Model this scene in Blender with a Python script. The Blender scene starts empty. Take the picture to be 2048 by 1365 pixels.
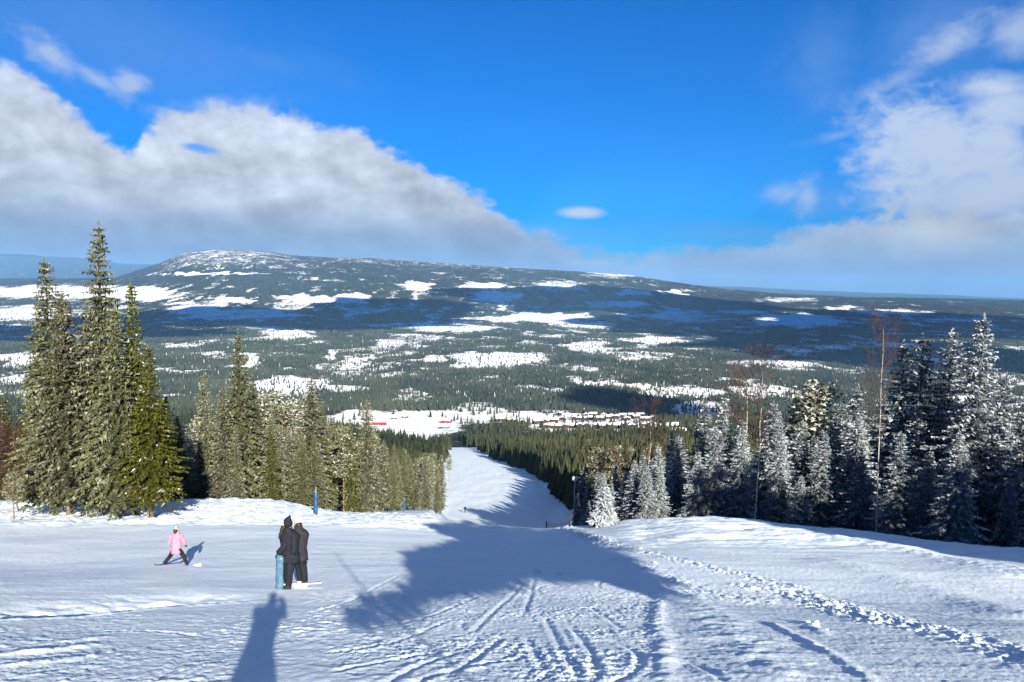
import bpy, math, random
import numpy as np
from mathutils import Vector, Matrix

R = math.radians
C = bpy.context.scene.collection
SC = bpy.context.scene

# ------------------------------------------------------------------ camera, sky, sun
F = 1518.0; CX = 1024.0; CY = 682.5
PITCH = R(4.33); ROLL = R(0.9)
cam_d = bpy.data.cameras.new("camera"); cam = bpy.data.objects.new("camera", cam_d); C.objects.link(cam)
cam_d.sensor_width = 36.0; cam_d.lens = 36.0 * F / 2048.0
cam_d.clip_start = 0.05; cam_d.clip_end = 90000.0
cam.location = (0, 0, 0)
CM = Matrix.Rotation(R(90) - PITCH, 4, 'X') @ Matrix.Rotation(ROLL, 4, 'Z')
cam.matrix_world = CM
SC.camera = cam
M3 = np.array(CM.to_3x3())

SUN_EL = R(22.0); SUN_OFF = R(17.0)     # the sun stands behind the camera, 17 degrees to the right
EXPO = 1.6
SC.view_settings.view_transform = 'Standard'; SC.view_settings.look = 'None'
SC.view_settings.exposure = EXPO; SC.view_settings.gamma = 1.0; SC.view_settings.use_curve_mapping = False
SC.render.engine = 'CYCLES'
SC.cycles.use_denoising = True
SC.cycles.max_bounces = 6; SC.cycles.diffuse_bounces = 3; SC.cycles.volume_bounces = 0
SC.cycles.transparent_max_bounces = 8

def ray(px, py):
    d = M3 @ np.array([(px - CX) / F, -(py - CY) / F, -1.0])
    return d / np.linalg.norm(d)
def azel(px, py):
    d = ray(px, py)
    return math.atan2(d[0], d[1]), math.asin(d[2])
def project(X, Y, Z):
    P = np.stack([X, Y, Z], -1) @ M3          # camera space (M3 is orthonormal)
    w = np.maximum(-P[..., 2], 1e-3)
    return CX + F * P[..., 0] / w, CY - F * P[..., 1] / w
def unproj(px, py, Y):
    d = ray(px, py); return d * (Y / d[1])
def lin(r, g, b):
    f = lambda c: (c / 255 / 12.92) if c / 255 <= 0.04045 else ((c / 255 + 0.055) / 1.055) ** 2.4
    return (f(r), f(g), f(b))

sun_d = bpy.data.lights.new("sun", 'SUN'); sun = bpy.data.objects.new("sun", sun_d); C.objects.link(sun)
sun_d.energy = 5.0; sun_d.angle = R(0.4); sun_d.color = (1.0, 0.925, 0.77)
S = Vector((math.sin(SUN_OFF) * math.cos(SUN_EL), -math.cos(SUN_OFF) * math.cos(SUN_EL), math.sin(SUN_EL)))
sun.rotation_euler = S.to_track_quat('Z', 'Y').to_euler()
sun.location = (20, -60, 40)

class NT:
    """small helper for node graphs"""
    def __init__(s, tree): s.t = tree
    def n(s, typ, **kw):
        nd = s.t.nodes.new(typ)
        for k, v in kw.items(): setattr(nd, k, v)
        return nd
    def put(s, sock, v):
        if v is None: return
        if hasattr(v, 'is_output'): s.t.links.new(v, sock)
        else: sock.default_value = v
    def m(s, op, a, b=None, c=None, clamp=False):
        nd = s.n('ShaderNodeMath', operation=op, use_clamp=clamp)
        for i, v in enumerate((a, b, c)): s.put(nd.inputs[i], v)
        return nd.outputs[0]
    def ss(s, x, lo, hi, o0=0.0, o1=1.0):
        nd = s.n('ShaderNodeMapRange', interpolation_type='SMOOTHSTEP')
        for i, v in enumerate((x, lo, hi, o0, o1)): s.put(nd.inputs[i], v)
        return nd.outputs[0]
    def noise(s, vec, scale, detail=4, rough=0.55, dist=0.0, dim='3D'):
        nd = s.n('ShaderNodeTexNoise', noise_dimensions=dim)
        s.put(nd.inputs['Vector'], vec); nd.inputs['Scale'].default_value = scale
        nd.inputs['Detail'].default_value = detail; nd.inputs['Roughness'].default_value = rough
        nd.inputs['Distortion'].default_value = dist
        return nd.outputs['Fac']
    def mix(s, f, a, b):
        nd = s.n('ShaderNodeMix', data_type='RGBA')
        s.put(nd.inputs[0], f)
        for i, v in ((6, a), (7, b)):
            s.put(nd.inputs[i], v if hasattr(v, 'is_output') else (v[0], v[1], v[2], 1.0))
        return nd.outputs[2]
    def ramp(s, x, pts, interp='LINEAR'):
        nd = s.n('ShaderNodeValToRGB'); nd.color_ramp.interpolation = interp
        s.put(nd.inputs[0], x); e = nd.color_ramp.elements
        while len(e) < len(pts): e.new(0.5)
        for el, (p, c) in zip(e, pts): el.position = p; el.color = (c[0], c[1], c[2], 1.0)
        return nd.outputs[0]
    def xyz(s, x, y, z):
        nd = s.n('ShaderNodeCombineXYZ')
        for i, v in enumerate((x, y, z)): s.put(nd.inputs[i], v)
        return nd.outputs[0]

SKY_STR = 0.05
world = bpy.data.worlds.new("World"); SC.world = world; world.use_nodes = True
def build_world():
    t = world.node_tree; t.nodes.clear(); g = NT(t)
    out = g.n('ShaderNodeOutputWorld'); bg = g.n('ShaderNodeBackground'); bg.inputs[1].default_value = SKY_STR
    t.links.new(bg.outputs[0], out.inputs[0])
    sky = g.n('ShaderNodeTexSky', sky_type='NISHITA'); sky.sun_disc = False
    sky.sun_elevation = SUN_EL; sky.sun_rotation = math.pi - SUN_OFF
    sky.altitude = 600; sky.air_density = 1.0; sky.dust_density = 0.3; sky.ozone_density = 3.0
    tint = g.n('ShaderNodeMix', data_type='RGBA', blend_type='MULTIPLY'); tint.inputs[0].default_value = 1.0
    t.links.new(sky.outputs[0], tint.inputs[6]); tint.inputs[7].default_value = SKY_TINT
    K = 1.0 / (2 ** EXPO) / SKY_STR
    def cl(r, gg, b): return tuple(v * K for v in lin(r, gg, b))
    tc = g.n('ShaderNodeTexCoord'); sp = g.n('ShaderNodeSeparateXYZ'); t.links.new(tc.outputs['Generated'], sp.inputs[0])
    az = g.m('ARCTAN2', sp.outputs[0], sp.outputs[1]); el = g.m('ARCSINE', sp.outputs[2])
    azd = g.m('MULTIPLY', az, 180 / math.pi); eld = g.m('MULTIPLY', el, 180 / math.pi)
    v1 = g.xyz(azd, g.m('MULTIPLY', eld, 1.5), 0.0)
    n1 = g.noise(v1, 0.13, 8, 0.62, 0.15); n2 = g.noise(v1, 0.55, 7, 0.62, 0.3)
    nn = g.m('SUBTRACT', g.m('ADD', g.m('MULTIPLY', n1, 0.6), g.m('MULTIPLY', n2, 0.4)), 0.5)   # -.25 .. .25
    # upper edge of the long cloud bank, elevation over azimuth
    pts = [(-700, 60), (-200, 100), (0, 118), (60, 150), (130, 205), (200, 250), (240, 287), (265, 305), (285, 262), (310, 232), (370, 212), (450, 205),
           (560, 215), (700, 248), (800, 302), (900, 352), (980, 398), (1030, 442), (1100, 468), (1180, 492), (1300, 505),
           (1400, 490), (1550, 466), (1700, 438), (1850, 425), (2048, 415), (2600, 380)]
    fc = g.n('ShaderNodeFloatCurve'); cu = fc.mapping.curves[0]
    P = []
    for px, py in pts:
        a, e = azel(px, py); P.append(((math.degrees(a) + 60) / 120, math.degrees(e) / 40))
    cu.points[0].location = P[0]; cu.points[1].location = P[-1]
    for p in P[1:-1]: cu.points.new(*p)
    for q in cu.points: q.handle_type = 'AUTO_CLAMPED'
    fc.mapping.update()
    g.put(fc.inputs['Value'], g.m('DIVIDE', g.m('ADD', azd, 60.0), 120.0, clamp=True))
    edge = g.m('MULTIPLY', fc.outputs[0], 40.0)
    below = g.m('SUBTRACT', edge, eld)
    dn = g.m('ADD', below, g.m('MULTIPLY', nn, 6.5))
    bank = g.ss(dn, -0.25, 0.9)
    front = g.ss(sp.outputs[1], 0.45, 0.70)
    # thinner behind the second lobe and along the right-hand edge
    def blob(px, py, rx, ry, rot=0.0, amp=2.0, soft=0.5, gain=1.0):
        a, e = azel(px, py); a = math.degrees(a); e = math.degrees(e); rx = math.degrees(rx / F); ry = math.degrees(ry / F)
        x = g.m('SUBTRACT', azd, a); y = g.m('SUBTRACT', eld, e)
        c, s_ = math.cos(R(rot)), math.sin(R(rot))
        X = g.m('DIVIDE', g.m('ADD', g.m('MULTIPLY', x, c), g.m('MULTIPLY', y, s_)), rx)
        Y = g.m('DIVIDE', g.m('SUBTRACT', g.m('MULTIPLY', y, c), g.m('MULTIPLY', x, s_)), ry)
        d = g.m('SUBTRACT', 1.0, g.m('SQRT', g.m('ADD', g.m('MULTIPLY', X, X), g.m('MULTIPLY', Y, Y))))
        return g.m('MULTIPLY', g.ss(g.m('ADD', d, g.m('MULTIPLY', nn, amp)), 0.0, soft), gain)
    hole = blob(392, 296, 40, 12, -8, 3.4, 0.9, 0.8)
    hole2 = blob(298, 262, 22, 12, -40, 3.4, 0.9, 0.6)
    bank = g.m('MULTIPLY', bank, g.m('SUBTRACT', 1.0, g.m('MAXIMUM', hole, hole2)))
    col_bank = g.ramp(g.m('DIVIDE', eld, 22.0, clamp=True),
        [(0.0, cl(140, 168, 205)), (0.09, cl(146, 170, 200)), (0.15, cl(154, 174, 202)), (0.25, cl(196, 208, 224)), (0.42, cl(212, 221, 236)), (0.62, cl(206, 220, 243)), (1.0, cl(196, 214, 243))])
    right = g.ss(azd, 0.0, 12.0)
    col_right = g.ramp(g.m('DIVIDE', eld, 22.0, clamp=True),
        [(0.0, cl(142, 174, 212)), (0.12, cl(164, 190, 220)), (0.25, cl(190, 208, 230)), (0.5, cl(196, 213, 236)), (1.0, cl(165, 190, 228))])
    colr = g.mix(right, col_bank, col_right)
    n3 = g.noise(v1, 0.16, 5, 0.55, 0.6)
    vo = g.n('ShaderNodeVectorMath', operation='ADD'); t.links.new(v1, vo.inputs[0]); vo.inputs[1].default_value = (0.55, 1.2, 0)
    pa = g.noise(v1, 0.24, 6, 0.58, 0.1); pb = g.noise(vo.outputs[0], 0.24, 6, 0.58, 0.1)
    lum = g.m('MULTIPLY', g.m('SUBTRACT', pa, pb), 1.15)
    br = g.m('ADD', g.ss(n3, 0.3, 0.72, 0.84, 1.16), g.m('MULTIPLY', lum, g.ss(eld, 1.5, 7.0, 0.35, 1.0)))
    mv = g.n('ShaderNodeMix', data_type='RGBA', blend_type='MULTIPLY'); mv.inputs[0].default_value = 1.0
    t.links.new(colr, mv.inputs[6]); t.links.new(g.xyz(br, br, br), mv.inputs[7])
    colr = mv.outputs[2]
    glow = blob(1870, 462, 120, 60, 0, 1.0, 1.0, 0.75)
    colr = g.mix(glow, colr, cl(214, 222, 232))
    glow2 = blob(1200, 530, 120, 22, 0, 1.6, 0.9, 0.5)
    colr = g.mix(glow2, colr, cl(190, 208, 228))
    # thin veils
    veils = None
    for a in [(250, 90, 520, 190, -10, 1.2, 1.4, 0.42), (520, 120, 260, 60, -6, 2.2, 1.2, 0.30), (1640, 120, 130, 150, 20, 1.8, 1.4, 0.42), (1900, 60, 240, 160, 25, 1.6, 1.5, 0.55),
              (1640, 400, 150, 70, 0, 1.6, 1.2, 0.45), (1990, 330, 260, 200, 0, 1.2, 1.0, 0.7), (1100, 470, 260, 40, 0, 1.0, 1.4, 0.45), (1500, 470, 420, 40, -4, 1.0, 1.4, 0.5)]:
        b = blob(*a); veils = b if veils is None else g.m('MAXIMUM', veils, b)
    clouds = None
    for a in [(105, 112, 62, 34, -35, 3.2, 0.9, 0.62), (195, 160, 95, 24, -30, 3.4, 1.1, 0.6), (255, 168, 42, 30, 0, 3.0, 0.9, 0.6),
              (1880, 305, 205, 140, 0, 3.2, 0.8, 0.88), (2010, 215, 120, 60, 0, 2.2, 0.8, 0.85), (1990, 175, 110, 35, -8, 1.8, 0.9, 0.95), (1990, 380, 260, 90, 0, 1.6, 0.8, 0.88),
              (1895, 92, 125, 34, 26, 4.0, 1.2, 0.6), (2040, 60, 60, 60, 0, 2.2, 0.9, 0.6), (1790, 160, 130, 26, 22, 4.0, 1.3, 0.35), (1680, 270, 110, 18, 14, 4.0, 1.3, 0.35), (1612, 390, 34, 60, -14, 3.6, 1.2, 0.6), (1580, 388, 60, 26, 12, 3.6, 1.3, 0.5),
              (1163, 426, 60, 16, 0, 0.7, 0.8, 0.95), (430, 215, 160, 26, 8, 3.4, 1.0, 0.35)]:
        b = blob(*a); clouds = b if clouds is None else g.m('MAXIMUM', clouds, b)
    base = g.mix(g.m('MULTIPLY', veils, front), tint.outputs[2], cl(125, 163, 226))
    base = g.mix(g.m('MULTIPLY', clouds, front), base, cl(202, 216, 236))
    base = g.mix(g.m('MULTIPLY', bank, front), base, colr)
    t.links.new(base, bg.inputs[0])
    world.cycles.sampling_method = 'MANUAL'; world.cycles.sample_map_resolution = 512
SKY_TINT = (0.002, 0.385, 0.87, 1.0)
build_world()

# ------------------------------------------------------------------ noise and terrain height
_rng = np.random.RandomState(5)
_perm = _rng.permutation(4096); _grad = _rng.uniform(0, 2 * math.pi, 4096)
_gx, _gy = np.cos(_grad), np.sin(_grad)
def perlin(x, y):
    xi = np.floor(x).astype(np.int64); yi = np.floor(y).astype(np.int64); xf = x - xi; yf = y - yi
    def g(ix, iy, dx, dy):
        h = _perm[(_perm[ix & 4095] + iy) & 4095]; return _gx[h] * dx + _gy[h] * dy
    u = xf * xf * xf * (xf * (xf * 6 - 15) + 10); v = yf * yf * yf * (yf * (yf * 6 - 15) + 10)
    a = g(xi, yi, xf, yf); b = g(xi + 1, yi, xf - 1, yf); c = g(xi, yi + 1, xf, yf - 1); d = g(xi + 1, yi + 1, xf - 1, yf - 1)
    return (a + u * (b - a) + v * (c + u * (d - c) - (a + u * (b - a)))) * 1.4
def fbm(x, y, o=4, p=0.5):
    s = 0; a = 1.0; f = 1.0
    for i in range(o): s = s + a * perlin(x * f + 17.3 * i, y * f - 9.1 * i); a *= p; f *= 2.03
    return s
def sstep(x, a, b):
    t = np.clip((x - a) / (b - a), 0, 1); return t * t * (3 - 2 * t)
def pchip(x, y, xq):
    x = np.asarray(x, float); y = np.asarray(y, float); h = np.diff(x); d = np.diff(y) / h
    m = np.zeros_like(y); m[0] = d[0]; m[-1] = d[-1]
    for i in range(1, len(x) - 1):
        if d[i - 1] * d[i] > 0:
            w1 = 2 * h[i] + h[i - 1]; w2 = h[i] + 2 * h[i - 1]; m[i] = (w1 + w2) / (w1 / d[i - 1] + w2 / d[i])
    xq = np.clip(xq, x[0], x[-1]); i = np.clip(np.searchsorted(x, xq) - 1, 0, len(x) - 2)
    t = (xq - x[i]) / h[i]
    return ((1 + 2 * t) * (1 - t) ** 2) * y[i] + t * (1 - t) ** 2 * h[i] * m[i] + t * t * (3 - 2 * t) * y[i + 1] + t * t * (t - 1) * h[i] * m[i + 1]

G0 = -1.68
near = [(7.1, 1365), (11, 1257), (16.6, 1182)]
FAR = [(1250, 826), (1600, 788), (2500, 712), (4000, 661), (6000, 633), (12000, 604), (30000, 583), (80000, 573)]
COLS = {   # photo column -> the ground's row at a series of depths
    -300: near + [(22, 1132), (28, 1095), (33, 1050), (40, 1030), (50, 1018), (70, 1018), (100, 1015), (150, 995), (300, 930), (600, 870)],
    0:    near + [(22, 1132), (28, 1090), (32, 1068), (37, 1042), (40, 1036), (50, 1006), (70, 1010), (100, 1010), (150, 990), (300, 930), (600, 870)],
    330:  near + [(22, 1126), (28, 1088), (32, 1066), (37, 1041), (41, 1028), (48, 1004), (60, 1006), (80, 1012), (120, 1005), (200, 975), (400, 910), (700, 858)],
    520:  near + [(22, 1126), (28, 1088), (32, 1066), (37, 1042), (43, 1010), (47, 1001), (60, 1008), (90, 1018), (150, 1005), (250, 955), (400, 915), (700, 862)],
    700:  near + [(22, 1126), (28, 1090), (32, 1069), (37, 1044), (42, 1035), (52, 1028), (70, 1026), (100, 1022), (150, 1010), (250, 955), (400, 915), (700, 868), (900, 862)],
    860:  near + [(22, 1128), (30, 1085), (36, 1058), (42, 1036), (50, 1032), (65, 1030), (85, 1028), (120, 1022), (160, 1015), (200, 995), (260, 965), (400, 922), (500, 905), (700, 885), (900, 868)],
    900:  near + [(22, 1128), (30, 1087), (38, 1058), (44, 1044), (60, 1085), (100, 1078), (150, 1050), (180, 1028), (240, 985), (300, 957), (400, 924), (500, 905), (700, 890), (900, 866)],
    1000: near + [(22, 1130), (30, 1092), (38, 1062), (44, 1051), (60, 1098), (100, 1090), (150, 1058), (180, 1034), (240, 990), (300, 958), (400, 924), (500, 905), (700, 890), (900, 862)],
    1100: near + [(22, 1132), (30, 1096), (38, 1068), (44, 1058), (60, 1098), (100, 1088), (150, 1056), (180, 1038), (240, 990), (300, 954), (400, 922), (500, 903), (700, 886), (900, 860)],
    1165: near + [(22, 1130), (30, 1094), (38, 1064), (44, 1054), (60, 1090), (100, 1074), (150, 1040), (200, 1004), (300, 950), (500, 900), (900, 858)],
    1280: near + [(22, 1126), (30, 1082), (38, 1050), (42, 1039), (55, 1080), (80, 1078), (120, 1046), (200, 992), (400, 915), (900, 850)],
    1420: near + [(22, 1126), (30, 1076), (36, 1046), (40, 1035), (52, 1074), (80, 1070), (120, 1040), (200, 988), (400, 910), (900, 845)],
    1700: near + [(22, 1130), (28, 1092), (33, 1068), (37, 1060), (48, 1090), (80, 1072), (120, 1040), (200, 985), (400, 905), (900, 840)],
    2048: near + [(20, 1150), (26, 1116), (30, 1101), (34, 1098), (44, 1124), (80, 1080), (120, 1045), (200, 985), (400, 900), (900, 835)],
    2400: near + [(20, 1150), (26, 1122), (30, 1108), (34, 1104), (44, 1130), (80, 1084), (120, 1045), (200, 985), (400, 900), (900, 835)],
}
YQ = np.concatenate([np.linspace(0, 7, 30)[:-1], np.exp(np.linspace(math.log(7), math.log(80000), 900))])
_ck = sorted(COLS); _ct = []; _cz = []
for k in _ck:
    ys = [0.0]; zs = [G0]
    for Y, py in COLS[k] + FAR:
        pyc = py + (F * math.tan(ROLL) * (k - CX) / F if False else 0)
        # far and near rows were read near the centre line for the shared lists; tilt them with the roll
        if (Y, py) in near or (Y, py) in FAR: pyc = py + (k - CX) * math.tan(ROLL)
        ys.append(Y); zs.append(unproj(k, pyc, Y)[2])
    _ct.append(unproj(k, 900, 1.0)[0]); _cz.append(pchip(ys, zs, YQ))
_ct = np.array(_ct); _cz = np.array(_cz)
TQ = np.linspace(_ct[0], _ct[-1], 400)
TAB = np.stack([pchip(_ct, _cz[:, i], TQ) for i in range(len(YQ))], 1)      # [t, Y]
# mountain and far-ridge silhouettes: photo column -> row
SIL = [(-900, 560), (-200, 560), (230, 556), (300, 533), (370, 507), (430, 501), (520, 503), (600, 512), (750, 519), (900, 529), (1050, 539), (1150, 544), (1260, 552), (1330, 563), (1450, 578), (1560, 588), (1700, 594), (3000, 620)]
SIL2 = [(-900, 500), (-200, 508), (60, 516), (150, 522), (240, 532), (400, 540), (900, 560), (1300, 572), (1700, 588), (1900, 594), (2048, 601), (3000, 616)]
_st = np.array([unproj(a, b, 1.0)[0] for a, b in SIL]); _sz = np.array([unproj(a, b, 1.0)[2] for a, b in SIL])
_s2t = np.array([unproj(a, b, 1.0)[0] for a, b in SIL2]); _s2z = np.array([unproj(a, b, 1.0)[2] for a, b in SIL2])

def table(T, Y):
    ti = np.clip((T - TQ[0]) / (TQ[-1] - TQ[0]) * (len(TQ) - 1), 0, len(TQ) - 1.001); i = ti.astype(int); ft = ti - i
    yi = np.interp(Y, YQ, np.arange(len(YQ))); yi = np.clip(yi, 0, len(YQ) - 1.001); j = yi.astype(int); fy = yi - j
    return (TAB[i, j] * (1 - fy) + TAB[i, j + 1] * fy) * (1 - ft) + (TAB[i + 1, j] * (1 - fy) + TAB[i + 1, j + 1] * fy) * ft
def H0(X, Y):
    """large-scale height"""
    X = np.asarray(X, float); Y = np.asarray(Y, float)
    Yp = np.maximum(Y, 0.0); T = X / np.maximum(Yp, 3.0)
    z = table(T, Yp)
    z = np.where(Y < 0, G0 + np.minimum(-Y, 400) * 0.30 , z)
    far = sstep(Y, 900, 2200)
    z = z + far * (fbm(X / 900, Y / 900, 4) * 9 + fbm(X / 250 + 7, Y / 250, 3) * 3.0)
    a = unproj(0, 0, 1)
    zm = np.interp(T, _st, _sz) * 9000.0
    g = sstep(Y, 3800, 9000) ** 1.25 * (1 - 0.75 * sstep(Y, 9100, 13000))
    hills = 1 + 0.10 * fbm(X / 1300 + 3, Y / 1300, 4) * sstep(9000 - Y, 0, 1500)
    b = table(T, np.full_like(Yp, 9000.0))
    z = z + np.maximum(zm - b, 0) * g * hills
    z2 = np.interp(T, _s2t, _s2z) * 22000.0
    b2 = table(T, np.full_like(Yp, 22000.0))
    g2 = sstep(Y, 13500, 22000) * (1 - 0.8 * sstep(Y, 22500, 30000))
    z = z + np.maximum(z2 - b2, 0) * g2 * (1 + 0.10 * fbm(X / 2500, Y / 5000, 4))
    return z
_YM = np.exp(np.linspace(math.log(3), math.log(30000), 6000))
def hit(px, py):
    d = ray(px, py); X = d[0] / d[1] * _YM; Z = d[2] / d[1] * _YM
    k = np.nonzero(H0(X, _YM) > Z)[0]
    if len(k) == 0: return None
    k = max(k[0], 1); Y = _YM[k]
    return (X[k], Y, float(H0(X[k], Y)))
def hx(px, Y):
    """world x of photo column px at depth Y near the ground"""
    x = unproj(px, 1000, Y)[0]
    for _ in range(3):
        p, q = project(np.array([x]), np.array([Y]), np.array([H0(x, Y)])); x += (px - p[0]) / F * Y
    return float(x)
def gz(x, y): return float(H0(x, y))

# small relief of the piste: ridges, tracks, clods (polylines read from the photo)
def polyw(pts):
    o = []
    for p in pts:
        h = hit(*p); o.append((h[0], h[1]))
    return np.array(o)
def pdist(X, Y, P):
    best = np.full(X.shape, 1e9); sg = np.zeros(X.shape); al = np.zeros(X.shape); acc = 0
    for a, b in zip(P[:-1], P[1:]):
        d = b - a; L = np.hypot(*d); t = np.clip(((X - a[0]) * d[0] + (Y - a[1]) * d[1]) / L ** 2, 0, 1)
        dx = X - a[0] - t * d[0]; dy = Y - a[1] - t * d[1]; q = np.hypot(dx, dy)
        m = q < best; best[m] = q[m]; sg[m] = np.sign(d[0] * dy - d[1] * dx)[m]; al[m] = (acc + t * L)[m]; acc += L
    return best, sg, al, acc
def smooth_poly(P, n=30):
    k = np.arange(len(P)); q = np.linspace(0, len(P) - 1, n)
    return np.stack([pchip(k, P[:, 0], q) if len(P) > 2 else np.interp(q, k, P[:, 0]), pchip(k, P[:, 1], q) if len(P) > 2 else np.interp(q, k, P[:, 1])], 1)

def mesh_np(name, V, Fc, smooth=False):
    V = np.asarray(V, np.float32); Fc = np.asarray(Fc, np.int32)
    me = bpy.data.meshes.new(name); n = Fc.shape[1]
    me.vertices.add(len(V)); me.vertices.foreach_set('co', V.ravel())
    me.loops.add(Fc.size); me.loops.foreach_set('vertex_index', Fc.ravel())
    me.polygons.add(len(Fc)); me.polygons.foreach_set('loop_start', np.arange(0, Fc.size, n, dtype=np.int32))
    if smooth: me.polygons.foreach_set('use_smooth', np.ones(len(Fc), bool))
    me.update(calc_edges=True)
    return me
def attr(me, name, vals, dom='POINT'):
    a = me.attributes.new(name, 'FLOAT', dom); a.data.foreach_set('value', np.asarray(vals, np.float32))
def link(name, me, mat=None, parent=None):
    o = bpy.data.objects.new(name, me); C.objects.link(o)
    if mat: me.materials.append(mat)
    if parent: o.parent = parent
    return o
def tag(o, label, cat, group=None):
    o['label'] = label; o['category'] = cat
    if group: o['group'] = group
    return o
def empty(name, loc, label, cat, group=None, rz=0.0):
    o = bpy.data.objects.new(name, None); C.objects.link(o); o.location = loc; o.rotation_euler = (0, 0, rz)
    return tag(o, label, cat, group)

# ------------------------------------------------------------------ materials
def mat(name, base, rough=0.8, spec=0.2, build=None, metal=0.0):
    m = bpy.data.materials.new(name); m.use_nodes = True; b = m.node_tree.nodes['Principled BSDF']
    b.inputs['Roughness'].default_value = rough; b.inputs['Specular IOR Level'].default_value = spec; b.inputs['Metallic'].default_value = metal
    b.inputs['Base Color'].default_value = (base[0], base[1], base[2], 1)
    g = NT(m.node_tree); tc = g.n('ShaderNodeTexCoord')
    if build: build(g, b, tc)
    else:
        n = g.noise(tc.outputs['Object'], 9, 3)
        g.put(b.inputs['Base Color'], g.mix(g.ss(n, 0.35, 0.65), tuple(c * 0.82 for c in base), tuple(min(c * 1.15, 0.92) for c in base)))
    return m
def bump(g, b, h, dist, strength=1.0):
    nd = g.n('ShaderNodeBump'); nd.inputs['Distance'].default_value = dist; nd.inputs['Strength'].default_value = strength
    g.put(nd.inputs['Height'], h); g.put(b.inputs['Normal'], nd.outputs[0])

def _snow(g, b, tc):
    p = tc.outputs['Object']
    n = g.noise(p, 0.5, 4); n2 = g.noise(p, 9.0, 6, 0.7); n3 = g.noise(p, 34.0, 3, 0.6)
    g.put(b.inputs['Base Color'], g.mix(g.ss(n, 0.35, 0.7), (0.71, 0.81, 0.92), (0.78, 0.86, 0.945)))
    n4 = g.noise(p, 90.0, 2, 0.6); bump(g, b, g.m('ADD', n2, g.m('ADD', g.m('MULTIPLY', n3, 0.5), g.m('MULTIPLY', n4, 0.2))), 0.025, 0.8)
M_SNOW = mat('snow', (0.88, 0.89, 0.91), 0.65, 0.15, _snow)
def _valley(g, b, tc):
    a = g.n('ShaderNodeAttribute', attribute_name='forest'); f = a.outputs['Fac']
    p = tc.outputs['Object']
    n = g.noise(p, 0.045, 5, 0.75); n2 = g.noise(p, 0.012, 5, 0.65)
    k = g.m('ADD', f, g.m('MULTIPLY', g.m('SUBTRACT', n, 0.5), 2.3)); k = g.m('ADD', k, g.m('MULTIPLY', g.m('SUBTRACT', n2, 0.5), 0.9))
    col = g.mix(g.ss(n2, 0.3, 0.7), (0.016, 0.024, 0.016), (0.040, 0.050, 0.030))
    g.put(b.inputs['Base Color'], g.mix(g.ss(k, 0.30, 0.60), (0.86, 0.87, 0.89), col))
    bump(g, b, n, 8.0, 0.7)
M_VALLEY = mat('valley_cover', (0.5, 0.5, 0.5), 0.9, 0.05, _valley)

def foliage_mat(name, dark, light, snow=(0.62, 0.66, 0.70), lo=0.45):
    def f(g, b, tc):
        a = g.n('ShaderNodeAttribute', attribute_name='rnd'); fr = g.n('ShaderNodeAttribute', attribute_name='frost')
        oi = g.n('ShaderNodeObjectInfo')
        c = g.mix(a.outputs['Fac'], dark, light)
        hs = g.n('ShaderNodeHueSaturation'); t = hs.inputs
        g.put(t['Color'], c); g.put(t['Value'], g.m('ADD', 0.75, g.m('MULTIPLY', oi.outputs['Random'], 0.5)))
        g.put(t['Hue'], g.m('ADD', 0.485, g.m('MULTIPLY', oi.outputs['Random'], 0.03)))
        g.put(b.inputs['Base Color'], g.mix(fr.outputs['Fac'], hs.outputs[0], snow))
    return mat(name, dark, 0.75, 0.15, f)
M_SPRUCE = foliage_mat('spruce_needles', (0.022, 0.028, 0.008), (0.105, 0.104, 0.028), (0.28, 0.29, 0.25))
M_OLIVE = foliage_mat('olive_needles', (0.030, 0.040, 0.006), (0.125, 0.125, 0.014))
M_FROST = foliage_mat('frosted_needles', (0.014, 0.022, 0.020), (0.085, 0.098, 0.085), (0.56, 0.62, 0.70))
M_PINE = foliage_mat('pine_needles', (0.028, 0.036, 0.014), (0.11, 0.112, 0.045), (0.42, 0.43, 0.40))
M_DARKT = foliage_mat('dark_needles', (0.012, 0.018, 0.016), (0.040, 0.050, 0.036), (0.45, 0.52, 0.62))
def _bark(g, b, tc):
    n = g.noise(tc.outputs['Object'], 6, 4)
    g.put(b.inputs['Base Color'], g.mix(g.ss(n, 0.35, 0.65), (0.045, 0.038, 0.03), (0.16, 0.14, 0.12))); bump(g, b, n, 0.05)
M_BARK = mat('bark', (0.1, 0.09, 0.08), 0.9, 0.1, _bark)
def _rbark(g, b, tc):
    n = g.noise(tc.outputs['Object'], 5, 4)
    g.put(b.inputs['Base Color'], g.mix(g.ss(n, 0.35, 0.65), (0.13, 0.075, 0.045), (0.24, 0.16, 0.11))); bump(g, b, n, 0.05)
M_RBARK = mat('pine_bark', (0.2, 0.12, 0.08), 0.9, 0.1, _rbark)
def _birch(g, b, tc):
    mp = g.n('ShaderNodeMapping'); g.t.links.new(tc.outputs['Object'], mp.inputs[0]); mp.inputs['Scale'].default_value = (2, 2, 7)
    n = g.noise(mp.outputs[0], 1.6, 4, 0.6)
    g.put(b.inputs['Base Color'], g.mix(g.ss(n, 0.38, 0.46), (0.06, 0.05, 0.045), (0.36, 0.32, 0.28)))
M_BIRCH = mat('birch_bark', (0.6, 0.55, 0.5), 0.8, 0.2, _birch)
M_TWIG = mat('red_twigs', (0.062, 0.036, 0.030), 0.8, 0.2)
M_TWIGR = mat('crimson_twigs', (0.06, 0.018, 0.020), 0.8, 0.2)

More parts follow.
